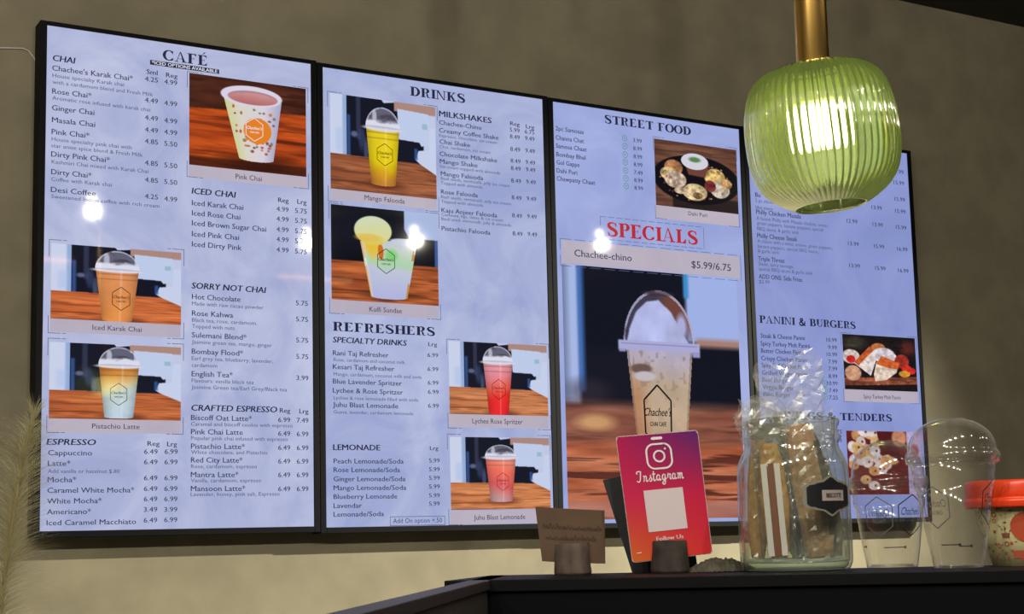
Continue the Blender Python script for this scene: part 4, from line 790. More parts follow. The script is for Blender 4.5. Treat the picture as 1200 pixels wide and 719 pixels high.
# ------------------------------------------------------------------ pendant lamp
PT = Vector((0.2940, -1.7245, 1.8598)); PB = Vector((0.3087, -1.7292, 1.6735))
pend = empty('pendant_lamp', PT); tag(pend, 'green ribbed glass pendant lamp with lit bulb on a brass tube', 'lamp')
ax = (PT-PB).normalized(); LP = (PT-PB).length
rot = Vector((0,0,1)).rotation_difference(ax).to_matrix().to_4x4()
brass = pbr('brushed_brass', (224,182,104), .28, 1.0, (205,162,88), .05, 40, stretch=(1,1,.05)); brass_d = pbr('satin_brass', (150,124,84), .42, 1.0)
m, n, l = new_mat('green_ribbed_glass'); b = n['Principled BSDF']; b.inputs['Base Color'].default_value = (.88,.95,.58,1); b.inputs['Roughness'].default_value = .03; b.inputs['IOR'].default_value = 1.46; b.inputs['Transmission Weight'].default_value = 1.0
tl = n.new('ShaderNodeBsdfTranslucent'); tl.inputs[0].default_value = (.72,.95,.30,1); mxs = n.new('ShaderNodeMixShader'); mxs.inputs[0].default_value = .11
l.new(b.outputs[0], mxs.inputs[1]); l.new(tl.outputs[0], mxs.inputs[2]); l.new(mxs.outputs[0], n['Material Output'].inputs[0]); glass_green = m
prof = [(.024,0),(.042,-.001),(.062,-.004),(.078,-.012),(.089,-.027),(.0955,-.048),(.0985,-.072),(.0990,-.100),(.0970,-.125),(.0905,-.146),(.079,-.162),(.062,-.175),(.046,-.184)]
P2 = smooth_path(prof, 5); NR = 58
sc = LP/.184
outer = [(r, z*sc) for r, z in P2]; inner = []
for i, (r, z) in enumerate(outer):
    a_ = outer[max(i-1, 0)]; b_ = outer[min(i+1, len(outer)-1)]; dx, dz = b_[0]-a_[0], b_[1]-a_[1]; dd = math.hypot(dx, dz); inner.append((r+dz/dd*.0032, z-dx/dd*.0032))
nseg = NR*6
def rib(a, j, amp=.034):
    t = j/(len(outer)-1); e = min(1, t*4)*min(1, (1-t)*6+.25); return 1+amp*e*(abs(math.sin(a*NR/2))-.6)
mb = MB(); mb.lathe(outer, nseg, rot, rib); no = len(outer)*nseg; mb.lathe(inner[::-1], nseg, rot, lambda a, j: 1.0)
ni = no+(len(inner)-1)*nseg
mb.f += [((len(outer)-1)*nseg+i, (len(outer)-1)*nseg+(i+1) % nseg, no+(i+1) % nseg, no+i) for i in range(nseg)] + [(ni+i, ni+(i+1) % nseg, (i+1) % nseg, i) for i in range(nseg)]
mb.build('glass_shade', glass_green, pend, True, 'ribbed green glass shade')
ztop = Z_CEIL-PT.z
tb = MB().lathe([(.0001,-.004),(.0205,-.004),(.0215,-.002),(.0215,ztop-.02),(.0001,ztop-.02)], 40).build('brass_tube', brass, pend, True, 'tall brass tube')
MB().lathe([(.0225,-.006),(.030,-.006),(.031,-.003),(.030,.000),(.0220,.002)], 40, rot).build('collar', brass_d, pend, True)
MB().lathe([(.0001,ztop),(.055,ztop),(.055,ztop-.02),(.0001,ztop-.022)], 40).build('ceiling_rose', brass_d, pend, True)
MB().lathe([(.0001,-.018),(.020,-.018),(.024,-.022),(.024,-.046),(.018,-.052),(.0001,-.052)], 32, rot).build('socket', pbr('pale_lamp_socket', (205,205,185), .5), pend, True)
bulb_m = emis('lit_bulb', (255,250,196), 9.0)
MB().lathe([(.0001,-.050),(.020,-.050),(.0262,-.055),(.0275,-.064),(.0275,-.096),(.024,-.104),(.014,-.108),(.0001,-.1085)], 32, rot).build('bulb', bulb_m, pend, True, 'glowing white bulb')

# ------------------------------------------------------------------ ceiling spotlights behind the photographer (they glint in the screens and cups)
head_m = pbr('black_spotlight_metal', (20,20,20), .4, .5)
def spotlamp(x, y, label, e=34):
    r_ = empty('spotlight', (x, y, Z_CEIL)); tag(r_, label, 'lamp', 'ceiling spotlights')
    MB().lathe([(.0001,0),(.03,0),(.03,-.006),(.008,-.008),(.008,-.018),(.0001,-.018)], 20).build('mount', head_m, r_, True)
    d = (Vector((-.3,-1.2,1.2))-Vector((x,y,Z_CEIL))).normalized(); R = Vector((0,0,-1)).rotation_difference(d).to_matrix().to_4x4(); c = Matrix.Translation((0,0,-.03))
    MB().lathe([(.0001,.03),(.036,.03),(.038,-.02),(.034,-.03),(.024,-.026),(.0001,-.020)], 24, c @ R).build('head', head_m, r_, True)
    bm_ = MB(); bm_.lathe([(.0001,-.048)]+[(.021*math.cos(a*math.pi/12), -.027-.021*math.sin(a*math.pi/12)) for a in range(5, -1, -1)], 16, c @ R).build('bulb', emis('spot_bulb', (255,244,224), e), r_, True, 'lit bulb')
for i, (x, y) in enumerate(ROW): spotlamp(x, y, ['first','second','third','fourth','fifth','sixth','seventh','eighth','ninth','tenth'][i]+' small spotlight from the left in the row on the dark ceiling')
strip_m = emis('warm_strip', (255,170,110), 16)
for x0, x1 in ((.78,1.02),(2.22,2.70)):
    o = empty('strip_lamp', (x0, -5.1, Z_CEIL)); tag(o, 'short warm strip lamp' if x0 < 1 else 'long warm strip lamp', 'lamp'); MB().box(0,-.02,-.03,x1-x0,.02,0).build('housing', head_m, o); MB().box(.005,-.008,-.036,x1-x0-.005,.008,-.03).build('tube', strip_m, o)

# ------------------------------------------------------------------ things on the ledge
RIGHT = Vector((math.cos(YAW), -math.sin(YAW), 0)); FWD = Vector((math.sin(YAW), math.cos(YAW), 0)); UP = Vector((0,0,1))
def panel(name, tl_, tr_, br_, bl_, th, mat, parent, nu=1, nv=1, bulge=0.0, label=None, rnd=0.0):
    """thin sheet between four corners, thickness away from the viewer"""
    tl_, tr_, br_, bl_ = map(Vector, (tl_, tr_, br_, bl_)); nrm = (tr_-tl_).cross(bl_-tl_).normalized()
    if nrm.dot(FWD) < 0: nrm = -nrm
    V = []; F = []
    for s_ in (0, 1):
        for j in range(nv+1):
            for i in range(nu+1):
                u, v = i/nu, j/nv; p = (tl_*(1-u)+tr_*u)*(1-v)+(bl_*(1-u)+br_*u)*v; V.append(p+nrm*(th*s_+bulge*4*u*(1-u)))
    N = (nu+1)*(nv+1)
    for j in range(nv):
        for i in range(nu):
            a = j*(nu+1)+i; F.append((a, a+nu+1, a+nu+2, a+1)); F.append((N+a, N+a+1, N+a+nu+2, N+a+nu+1))
    ring = [i for i in range(nu+1)]+[j*(nu+1)+nu for j in range(1, nv+1)]+[nv*(nu+1)+i for i in range(nu-1, -1, -1)]+[j*(nu+1) for j in range(nv-1, 0, -1)]
    for a, b_ in zip(ring, ring[1:]+ring[:1]): F.append((a, b_, N+b_, N+a))
    org = parent.location if parent else Vector()
    return mesh_obj(name, [v-org for v in V], F, mat, parent, label=label), nrm
bark = pbr('grey_brown_bark', (98,84,76), .85, 0, (66,54,48), .8, 55, stretch=(1,1,.5)); bark2 = pbr('dark_charred_bark', (62,54,48), .85, 0, (38,33,30), .8, 55)
def log(name, base, r, h, m, parent, seed):
    rr = random.Random(seed); ph = [rr.random()*6 for _ in range(4)]
    rf = lambda a, j: 1+.03*math.sin(3*a+ph[0])+.02*math.sin(7*a+ph[1]+j)+.012*math.sin(13*a+ph[2])
    prof = [(.0001,0),(r*1.04,0),(r*1.06,h*.08),(r*1.02,h*.35),(r*.98,h*.7),(r*.97,h*.97),(r*.90,h),(.0001,h)]
    M_ = Matrix.Translation(Vector(base)-parent.location); return MB().lathe(prof, 36, M_, rf).build(name, m, parent, True)
# kraft card in a log slice
kb = Vector((-0.1242, -1.7559, 1.2114)); o = empty('card_holder', kb); tag(o, 'short grey brown log card holder under the kraft card', 'card holder'); log('log', kb, .0195, .0345, bark, o, 1); l_=bevel(MB().obox(Vector((-.016,0,.0335)), RIGHT*.032, FWD*.002, UP*.0015).build('slot', bark2, o), .0002)
kraft = pbr('kraft_card', (98,76,58), .8, 0, (88,68,52), .3, 30)
kc = empty('kraft_card', kb+UP*.01); tag(kc, 'brown kraft card sign with faint handwriting standing in the grey log', 'sign')
sh, nr = panel('sheet', (-0.1614, -1.7391, 1.2871), (-0.0946, -1.7779, 1.2811), (-0.0912, -1.7712, 1.2223), (-0.1522, -1.7357, 1.2267), .0012, kraft, kc, 10, 4, -.003)
g = G2(); rr = random.Random(5)
for row, (y, x0, x1) in enumerate([(.38,.08,.92),(.58,.10,.86)]):
    x = x0
    while x < x1:
        wd = .05+rr.random()*.05; g.stroke(smooth_path([(x,y),(x+wd*.2,y-.09*rr.random()-.02),(x+wd*.5,y+.01),(x+wd*.7,y-.06),(x+wd,y)], 3), .012); x += wd+.012
TLk, TRk, BRk, BLk = [Vector(q) for q in ((-0.1614, -1.7391, 1.2871), (-0.0946, -1.7779, 1.2811), (-0.0912, -1.7712, 1.2223), (-0.1522, -1.7357, 1.2267))]
vv = [(TLk*(1-u)+TRk*u)*(1-v)+(BLk*(1-u)+BRk*u)*v - nr*(.0006+.003*4*u*(1-u)) - kc.location for u, v in g.v]
mesh_obj('handwriting', vv, g.f, pbr('faint_brown_pencil', (72,54,40), .8), kc, label='faint brown handwriting')
# dark slate board and social card
db = Vector((-0.0353, -1.7910, 1.2114)); o = empty('slate_board', db); tag(o, 'dark grey slate board leaning behind the red and orange social card', 'board'); panel('board', (-0.0921, -1.7726, 1.3148), (-0.0158, -1.8205, 1.3330), (0.0012, -1.8185, 1.2116), (-0.0621, -1.7810, 1.2114), .005, pbr('dark_slate', (46,47,50), .6, 0, (38,39,42), .2, 40), o)
ib = Vector((-0.0489, -1.8356, 1.2114)); o = empty('card_holder', ib); tag(o, 'short dark log card holder gripping the red and orange card', 'card holder'); log('log', ib, .0200, .0350, bark2, o, 2)
sc_ = empty('social_card', ib+UP*.012); tag(sc_, 'red, orange and purple Instagram card standing in the dark log', 'sign')
c4 = [Vector(q) for q in ((-0.1044, -1.8189, 1.3604), (-0.0271, -1.8655, 1.3656), (-0.0102, -1.8615, 1.2309), (-0.0855, -1.8156, 1.2229))]
nu, nv = 24, 36; nrm = (c4[1]-c4[0]).cross(c4[3]-c4[0]).normalized(); nrm = -nrm if nrm.dot(FWD) < 0 else nrm
def onc(u, v, d=0): return (c4[0]*(1-u)+c4[1]*u)*(1-v)+(c4[3]*(1-u)+c4[2]*u)*v - nrm*d - sc_.location
# rounded rectangle card
def rr_pts(u0, v0, u1, v1, ru, rv, n=6):
    P = []
    for cx, cy, a0 in ((u1-ru, v0+rv, -90), (u1-ru, v1-rv, 0), (u0+ru, v1-rv, 90), (u0+ru, v0+rv, 180)):
        for i in range(n+1): a = math.radians(a0+90*i/n); P.append((cx+ru*math.cos(a), cy+rv*math.sin(a)))
    return P
ring = rr_pts(0, 0, 1, 1, .04, .026); N = len(ring); V = [onc(u, v) for u, v in ring]+[onc(u, v, -.003) for u, v in ring]
F = [tuple(range(N))[::-1], tuple(range(N, 2*N))]+[(i, (i+1) % N, N+(i+1) % N, N+i) for i in range(N)]
mesh_obj('acrylic_back', V, F, pbr('pale_card_edge', (196,170,170), .4), sc_, label='pale card edge')
m, n, l = new_mat('social_card_print'); b = n['Principled BSDF']; b.inputs['Roughness'].default_value = .35; a_ = n.new('ShaderNodeAttribute'); a_.attribute_name = 'print'; l.new(a_.outputs['Color'], b.inputs['Base Color'])
V = []; C_ = []
f1 = lambda c: np.array(c, float)
for j in range(nv+1):
    for i in range(nu+1):
        u, v = i/nu, j/nv; uu, v2 = .008+.984*u, .006+.988*v
        if v2 < .03: uu = .5+(uu-.5)*(1-.05*(1-v2/.03))
        if v2 > .97: uu = .5+(uu-.5)*(1-.05*((v2-.97)/.03))
        V.append(onc(uu, v2, .0005)); top = f1((176,28,84))*(1-u)+f1((92,36,112))*u; mid = f1((204,44,84))*(1-u)+f1((196,34,74))*u; bot = f1((214,104,40))*(1-u)+f1((216,44,56))*u
        t = v; c = top*(1-t/.5)+mid*(t/.5) if t < .5 else mid*(1-(t-.5)/.5)+bot*((t-.5)/.5); C_.append(srgb(c))
F = [(j*(nu+1)+i, (j+1)*(nu+1)+i, (j+1)*(nu+1)+i+1, j*(nu+1)+i+1) for j in range(nv) for i in range(nu)]
face = mesh_obj('printed_face', V, F, m, sc_, label='gradient printed face'); at = face.data.color_attributes.new('print', 'FLOAT_COLOR', 'POINT')
for i, c in enumerate(C_): at.data[i].color = c
ASP = 97/147.0   # width over height
white_print = pbr('white_print', (232,222,226), .5)
g = G2(); P = rr_pts(.345, .085, .645, .085+.29*ASP*1.02, .09, .09*ASP); P.append(P[0]); P.append(P[1])
g.stroke([(p[0], p[1]/ASP) for p in P], .022)
cy = (.085+.145*ASP*1.02)/ASP; g.stroke([(.495+.065*math.cos(i*math.pi/12), cy+.065*math.sin(i*math.pi/12)) for i in range(26)], .022)
g.stroke([(.575+.008*math.cos(i*math.pi/4), cy-.085+.008*math.sin(i*math.pi/4)) for i in range(10)], .012)
g.poly([(p[0], p[1]/ASP) for p in rr_pts(.42, .028, .56, .050, .02, .010, 4)])
# cursive word
def cursive(x, y, s, strokes, w_=.14):
    for st in strokes: g.stroke([(x+px*s, y-py*s) for px, py in smooth_path(st, 5)], w_*s)
s0 = .069; y0 = .375/ASP
let = [([[(.0,1.35),(-.1,1.65),(.25,1.85),(.75,1.75)],[(.62,1.85),(.55,1.1),(.38,.25),(.1,.0),(-.15,.25)]], .82),
 ([[(0,.9),(.1,1.0),(.12,.5),(.05,0)],[(.08,.4),(.3,.95),(.52,.85),(.48,.3),(.6,.0),(.8,.25)]], .78),
 ([[(0,.25),(.3,.75),(.35,1.1),(.3,.8),(.5,.35),(.3,.0),(.05,.1)]], .58),
 ([[(.2,1.7),(.12,.8),(.1,.2),(.25,0),(.45,.25)],[(-.1,1.15),(.5,1.2)]], .50),
 ([[(.55,.85),(.3,1.0),(.05,.6),(.1,.1),(.35,.1),(.55,.6),(.58,.95),(.52,.3),(.6,.0),(.8,.25)]], .80),
 ([[(.55,.85),(.3,1.0),(.05,.6),(.1,.15),(.35,.15),(.55,.6),(.58,.95),(.5,-.3),(.25,-.75),(.0,-.5),(.3,-.1),(.8,.3)]], .80),
 ([[(0,.3),(.12,1.1),(.2,.9),(.5,.95),(.40,.4),(.45,.05),(.62,.25)]], .62),
 ([[(.55,.85),(.3,1.0),(.05,.6),(.1,.1),(.35,.1),(.55,.6),(.58,.95),(.52,.3),(.6,.0),(.8,.25)]], .80),
 ([[(0,.9),(.1,1.0),(.12,.5),(.05,0)],[(.08,.4),(.28,.95),(.42,.85),(.40,.0)],[(.42,.4),(.6,.95),(.78,.85),(.74,.2),(.85,.0),(1.0,.2)]], 1.0)]
x = .20
for st, adv in let: cursive(x, y0, s0, st, .19); x += adv*s0*1.24
b0 = len(g.v); g.v += [(.50+p[0]/.0905, .850/ASP-p[1]/.0905) for p in foll_t['v']]; g.f += [tuple(b0+i for i in q) for q in foll_t['f']]
g.poly([(.07,.925/ASP),(.13,.925/ASP),(.13,.931/ASP),(.07,.931/ASP)])
mesh_obj('white_print', [onc(u, v*ASP, .0011) for u, v in g.v], g.f, white_print, sc_, label='white camera symbol, Instagram and Follow Us lettering')
mesh_obj('blank_square', [onc(u, v, .0010) for u, v in ((.25,.445),(.73,.445),(.73,.775),(.25,.775))], [(0,3,2,1)], pbr('pale_square_print', (214,200,204), .5), sc_, label='blank pale square')
# crumpled cloth with a serrated edge
cb_ = Vector((-0.0071, -1.8721, 1.2114)); rr = random.Random(7); V = []; F = []; nx, ny = 26, 8
for j in range(ny+1):
    for i in range(nx+1):
        u, v = i/nx, j/ny; h = .0145*math.sin(math.pi*u)**.6*math.sin(math.pi*min(1, v*1.0+.0))**.7*(.8+.3*rr.random()) + (.0012 if i % 2 else 0)
        V.append(RIGHT*((u-.5)*.072)+FWD*((v-.5)*.05)+UP*max(h, .0004))
F = [(j*(nx+1)+i, j*(nx+1)+i+1, (j+1)*(nx+1)+i+1, (j+1)*(nx+1)+i) for j in range(ny) for i in range(nx)]
o = mesh_obj('crumpled_cloth', V, F, pbr('grey_green_burlap', (84,80,66), .95, 0, (62,60,50), .6, 120)); o.location = cb_; sm_ = o.modifiers.new('solid', 'SOLIDIFY'); sm_.thickness = .0006
tag(o, 'small crumpled grey green cloth lying between the social card and the jar', 'cloth')

# --- jar of biscotti
JB = Vector((0.0344, -1.9471, 1.2114)); jar_m = clear_mat('jar_glass', (.95,.97,.93), 1.5, .08, .006, .34, 2.4, (.8,.85,.78), .25, 45)
jar = empty('glass_jar', JB); tag(jar, 'clear glass jar with black plaque, filled with wrapped biscotti', 'jar')
jp = [(.0001,.004),(.045,.003),(.054,.001),(.0575,.006),(.0590,.015),(.0592,.060),(.0588,.100),(.0575,.112),(.0535,.122),(.0505,.128),(.0495,.134),(.0520,.137),(.0530,.141),(.0500,.144),(.0495,.150),(.0515,.154),(.0515,.158),(.0490,.160)]
ji = [(.0470,.158),(.0465,.130),(.0520,.118),(.0555,.108),(.0562,.060),(.0560,.016),(.050,.009),(.0001,.008)]
MB().lathe(smooth_path(jp, 3)+smooth_path(ji, 3), 64).build('jar_body', jar_m, jar, True, 'clear glass body')
MB().lathe([(.0001,.0015),(.050,.0015),(.0545,.006),(.0545,.011),(.050,.013),(.0001,.012)], 48).build('thick_base', clear_mat('jar_base_glass', (.80,.88,.80), 1.5, .15, .28, .2, 1.5, (.70,.78,.68), .5, 60), jar, True, 'thick greenish glass base')
# plaque wrapped round the jar: angle measured from the viewer's direction
camdir = -(Vector((JB.x-CAM[0], JB.y-CAM[1], 0))).normalized(); rdir = Vector((-camdir.y, camdir.x, 0));
if rdir.dot(RIGHT) < 0: rdir = -rdir
def wrap(p, a0, z0, rf, cd, rd, extra=0.0):
    R0 = rf(z0+p[1])+extra; a = a0+p[0]/rf(z0); return cd*(R0*math.cos(a))+rd*(R0*math.sin(a))+UP*(z0+p[1])
def plaque(s):
    h = [(-.5,.0),(-.5,.26),(-.44,.34),(-.34,.36),(-.30,.40),(-.16,.44),(-.06,.55),(0,.60)]; hh = [(x, y) for x, y in h]; top = hh+[(-x, y) for x, y in hh[-2::-1]]; pts = top+[(x, -y) for x, y in top[-2:0:-1]]
    return [(x*.060*s, y*.034*s) for x, y in pts]
rj = lambda z: .0592
def fan(pts, a0, z0, rf, cd, rd, ex, sub=1):
    """outline wrapped on a surface, filled by vertical slices so that it stays curved"""
    xs = sorted(set(round(p[0], 6) for p in pts)); V = []; F = []; xs2 = []
    for a, b_ in zip(xs, xs[1:]): k_ = max(1, int((b_-a)/.003)); xs2 += [a+(b_-a)*i/k_ for i in range(k_)]
    xs2.append(xs[-1])
    for x in xs2:
        ys = []
        for (ax_, ay_), (bx_, by_) in zip(pts, pts[1:]+pts[:1]):
            if ax_ == bx_:
                if abs(x-ax_) < 1e-7: ys += [ay_, by_]
            elif min(ax_, bx_)-1e-9 <= x <= max(ax_, bx_)+1e-9: ys.append(ay_+(x-ax_)*(by_-ay_)/(bx_-ax_))
        V += [wrap((x, min(ys)), a0, z0, rf, cd, rd, ex), wrap((x, max(ys)), a0, z0, rf, cd, rd, ex)]
    return V, [(2*i, 2*i+2, 2*i+3, 2*i+1) for i in range(len(xs2)-1)]
PA = math.radians(40); PZ = .077
v_, f_ = fan(plaque(1.06), PA, PZ, rj, camdir, rdir, .0006); mesh_obj('plaque_rim', v_, f_, pbr('grey_plaque_rim', (120,120,110), .5), jar, label='thin grey plaque outline')
v_, f_ = fan(plaque(.93), PA, PZ, rj, camdir, rdir, .0012); mesh_obj('plaque', v_, f_, pbr('black_chalk_plaque', (18,19,24), .45), jar, label='black shaped plaque')
v_, f_ = fan([(-.012,-.0055),(.017,-.0055),(.017,.0055),(-.012,.0055)], PA, PZ, rj, camdir, rdir, .0018); mesh_obj('tag_strip', v_, f_, pbr('grey_tag', (150,140,138), .6), jar, label='grey tag strip')
mesh_obj('tag_lettering', [wrap((p[0]+.0025, p[1]-.0021), PA, PZ, rj, camdir, rdir, .0022) for p in bisc_t['v']], bisc_t['f'], pbr('dark_tag_ink', (60,36,44), .6), jar, label='small dark BISCOTTI lettering')
# biscotti, each in its own clear wrapper
wrap_m = clear_mat('clear_wrapper', (.97,.97,.95), 1.5, .20, .085, .25, 1.7, (.86,.86,.84), .6, 40)
def lcl(x, d, z): return rdir*x - camdir*d + UP*z        # jar frame: right, away from the viewer, up
def biscotto(name, a, b_, w_, th, m, label, seed, top, bw, m2=None, stripes=False, peak=0.0):
    r_ = random.Random(seed); a = lcl(*a); b_ = lcl(*b_); axd = (b_-a); L_ = axd.length; axd.normalize(); sd = (rdir-axd*rdir.dot(axd)).normalized(); dd = axd.cross(sd).normalized()
    o = empty(name, JB); tag(o, label, 'biscotti', 'wrapped biscotti in the jar')
    V = []; F = []; n_ = 14; K = 12
    for i in range(n_+1):
        t = i/n_; e = math.sin(math.pi*min(max(t, .03), .97))**.25
        for k in range(K):
            q = 2*math.pi*k/K; x = math.copysign(abs(math.cos(q))**.6, math.cos(q))*w_/2*e*(1+.08*(r_.random()-.5)); y = math.copysign(abs(math.sin(q))**.6, math.sin(q))*th/2*e*(1+.15*(r_.random()-.5)); V.append(a+axd*L_*t+sd*x+dd*y)
    F = [(i*K+k, i*K+(k+1) % K, (i+1)*K+(k+1) % K, (i+1)*K+k) for i in range(n_) for k in range(K)]+[tuple(range(K))[::-1], tuple(n_*K+k for k in range(K))]
    c = mesh_obj('cookie', V, F, m, o, True)
    if m2:
        c.data.materials.append(m2)
        for p in c.data.polygons:
            if (p.center-(a+axd*L_*.5)).dot(sd) > w_*.30: p.material_index = 1
    # wrapper: flattened crinkled tube that runs on past the cookie and ends in a pinched, pointed crown
    V = []; n2 = 34; K2 = 20; L2 = L_+top
    for i in range(n2+1):
        t = i/n2; s_ = t*L2-.004; fl = max(0, (s_-L_)/top); hw = w_/2+.003+(bw-w_/2-.003)*min(1, fl*2.0); ht = (th/2+.003)*(1-.55*fl)
        for k in range(K2):
            q = 2*math.pi*k/K2; cr = (.0008+.0028*min(1, fl*2))*(r_.random()-.5)*2; hx = math.cos(q)*(hw+cr); hy = math.sin(q)*(ht+cr)
            zz = s_+fl*(.012*math.sin(2*q+seed)+peak*math.exp(-((math.cos(q)-.25)/.35)**2)+.005*(r_.random()-.5)); V.append(a+axd*zz+sd*hx+dd*hy)
    F = [(i*K2+k, i*K2+(k+1) % K2, (i+1)*K2+(k+1) % K2, (i+1)*K2+k) for i in range(n2) for k in range(K2)]
    wr = mesh_obj('wrapper', V, F, wrap_m, o, False, 'crinkled clear plastic wrapper')
    if stripes:
        for kx, (col, mm) in enumerate(((-.36, WHT), (-.12, REDB), (.10, WHT))):
            sv = []; 
            for i in range(12):
                t = i/11*.80+.02; base = a+axd*L_*t-dd*0-(-camdir)*(th/2+.0042); sv += [base+sd*(w_*(col)), base+sd*(w_*(col+.20))]
            mesh_obj('printed_stripe', sv, [(2*i, 2*i+1, 2*i+3, 2*i+2) for i in range(11)], mm, o, False, 'white stripe' if mm is WHT else 'brown red stripe')
    return o
WHT = pbr('white_wrapper_print', (222,214,220), .35); REDB = pbr('brown_red_wrapper_print', (128,72,56), .4)
bis = pbr('baked_biscotti', (176,134,92), .85, 0, (140,104,68), .8, 160); gold = pbr('golden_biscotti', (206,158,84), .8, 0, (176,120,56), .7, 160); choc = pbr('chocolate_biscotti', (58,42,34), .7, 0, (38,28,24), .6, 160); navy = pbr('dark_wrapper_print', (62,58,76), .4)
biscotto('wrapped_biscotto', (.026,-.012,.014), (.008,.004,.154), .046, .020, bis, 'tall brown wrapped biscotto with chocolate edge, in the middle of the jar', 3, .070, .036, choc, peak=.012)
biscotto('wrapped_biscotto', (-.017,-.026,.014), (-.023,-.018,.134), .030, .015, gold, 'golden biscotto in white and red striped wrapper at the front of the jar', 4, .045, .022, None, True)
biscotto('wrapped_biscotto', (-.040,.000,.014), (-.034,.004,.140), .024, .016, gold, 'golden biscotto at the left side of the jar with wrapper crown above the rim', 5, .042, .025)
biscotto('wrapped_biscotto', (.005,-.016,.014), (-.008,-.006,.105), .012, .014, navy, 'slim dark wrapped biscotto between the striped and the brown ones', 6, .03, .010)
biscotto('wrapped_biscotto', (.042,.004,.014), (.030,.010,.118), .022, .018, choc, 'dark chocolate biscotto at the right side of the jar behind the plaque', 7, .05, .020)
biscotto('wrapped_biscotto', (.006,.030,.014), (-.010,.026,.125), .034, .016, gold, 'golden biscotto at the back of the jar', 8, .06, .034)

# --- clear domed cups
plast = clear_mat('clear_cup_plastic', (.965,.965,.96), 1.5, .085, .006, .34, 2.6, (.78,.76,.70)); printm = pbr('black_cup_print', (28,26,28), .5); grey_print = pbr('faded_cup_print', (92,90,88), .6)
def dome_cup(base, rb, rt, hr, rl, hd, hole, label, logos, band):
    o = empty('domed_cup', base); tag(o, label, 'cup', 'clear plastic domed cups')
    cd = -(Vector((base.x-CAM[0], base.y-CAM[1], 0))).normalized(); rd = Vector((-cd.y, cd.x, 0)); rd = -rd if rd.dot(RIGHT) < 0 else rd
    hb = hr-.004; rf = lambda z: rb+(rt-rb)*max(0, min(1, z/hb))
    prof = [(.0001,.004),(rb*.80,.004),(rb*.88,.0008),(rb*.98,.001),(rb,.004)]+[(rf(z), z) for z in (hb*.2,hb*.4,hb*.6,hb*.70)]+[(rf(hb*.71)+.0012,hb*.715),(rf(hb*.8)+.0012,hb*.8),(rf(hb*.82),hb*.82),(rf(hb*.9)+.001,hb*.9),(rt,hb),(rt+.0018,hb+.001),(rt+.0018,hb+.003),(rt,hb+.0035)]
    MB().lathe(prof, 64).build('cup', plast, o, True, 'clear tapered cup')
    H = hd-hr; pr_ = [(rt+.0008,hr-.010),(rl,hr-.009),(rl+.0006,hr-.003),(rl,hr+.001),(rl-.0022,hr+.003),(rl-.003,hr+.005)]
    for i in range(1, 15):
        a = math.radians(90*i/14); r_ = (rl-.003)*math.cos(a)**.85; z = hr+.005+(H-.005)*math.sin(a)
        if r_ < hole: break
        pr_.append((r_, z))
    pr_ += [(hole, hd-.0005),(hole-.0008, hd),(hole-.0016, hd-.001)]
    MB().lathe(pr_, 64).build('dome_lid', plast, o, True, 'clear dome lid')
    for a0, z0, s_, pm in logos:
        g = G2(); h = .0215*s_; hw = h*.80; pts = [(hw*math.sin(i*math.pi/3), h*math.cos(i*math.pi/3)) for i in range(7)]
        for i in range(6):
            q = [(pts[i][0]+(pts[i+1][0]-pts[i][0])*t/6, pts[i][1]+(pts[i+1][1]-pts[i][1])*t/6) for t in range(7)]; g.stroke(q, .0011)
        for t_, dz in ((cupA, .0005), (cupB, -.0075)):
            b0 = len(g.v); g.v += [(p[0]*s_*.85, p[1]*s_+dz) for p in t_['v']]; g.f += [tuple(b0+i for i in q) for q in t_['f']]
        mesh_obj('logo_print', [wrap(p, a0, z0, rf, cd, rd, .0006) for p in g.v], g.f, pm, o, label='hexagon cafe logo print')
    for a0, z0, ln in band:
        g = G2(); g.stroke([(x*ln/10, 0) for x in range(11)], .0009); g.stroke([(ln+.001*math.cos(i), .001*math.sin(i)) for i in range(7)], .001)
        mesh_obj('fill_mark', [wrap(p, a0, z0, rf, cd, rd, .0006) for p in g.v], g.f, printm, o, label='thin black fill line')
    return o
dome_cup(Vector((0.1286, -1.9912, 1.2114)), .0270, .0390, .094, .0415, .1350, .013, 'shorter clear domed cup beside the biscotti jar', [(math.radians(40),.055,1.0,printm),(math.radians(200),.055,1.0,grey_print)], [(-.25,.022,.022),(-1.2,.023,.006)])
dome_cup(Vector((0.1235, -2.0901, 1.2114)), .0250, .0425, .115, .0463, .1510, .014, 'taller clear domed cup between the shorter cup and the orange lidded cup', [(math.radians(72),.065,1.05,printm),(math.radians(215),.062,1.0,grey_print)], [(-.55,.024,.018),(.05,.0225,.012)])
# --- paper cup with orange lid
pbs = Vector((0.2267, -2.0810, 1.2114)); o = empty('paper_cup', pbs); tag(o, 'cream paper cup with doodle print and bright orange red lid', 'cup')
prb, prt, ph_ = .0300, .0480, .066; rfp = lambda z: prb+(prt-prb)*max(0, min(1, z/ph_))
cd = -(Vector((pbs.x-CAM[0], pbs.y-CAM[1], 0))).normalized(); rd = Vector((-cd.y, cd.x, 0)); rd = -rd if rd.dot(RIGHT) < 0 else rd
MB().lathe([(.0001,.003),(prb-.001,.003),(prb-.001,0),(prb,0),(rfp(ph_/2),ph_/2),(prt,ph_)], 64).build('cup', pbr('cream_paper', (226,216,160), .6), o, True, 'cream paper cup')
lid = pbr('orange_red_lid_plastic', (232,66,26), .35)
MB().lathe(smooth_path([(prt-.001,.062),(.0545,.060),(.0560,.064),(.0560,.068),(.0540,.070),(.0545,.074),(.0540,.084),(.0520,.088),(.0480,.088),(.0460,.085),(.020,.084),(.0001,.084)], 3), 64).build('lid', lid, o, True, 'bright orange red lid')
pm = {'r': pbr('rust_print', (176,84,60), .6), 'g': pbr('olive_print', (120,120,84), .6), 'b': pbr('brown_print', (140,90,72), .6)}; gs = {k_: G2() for k_ in pm}; rr = random.Random(11)
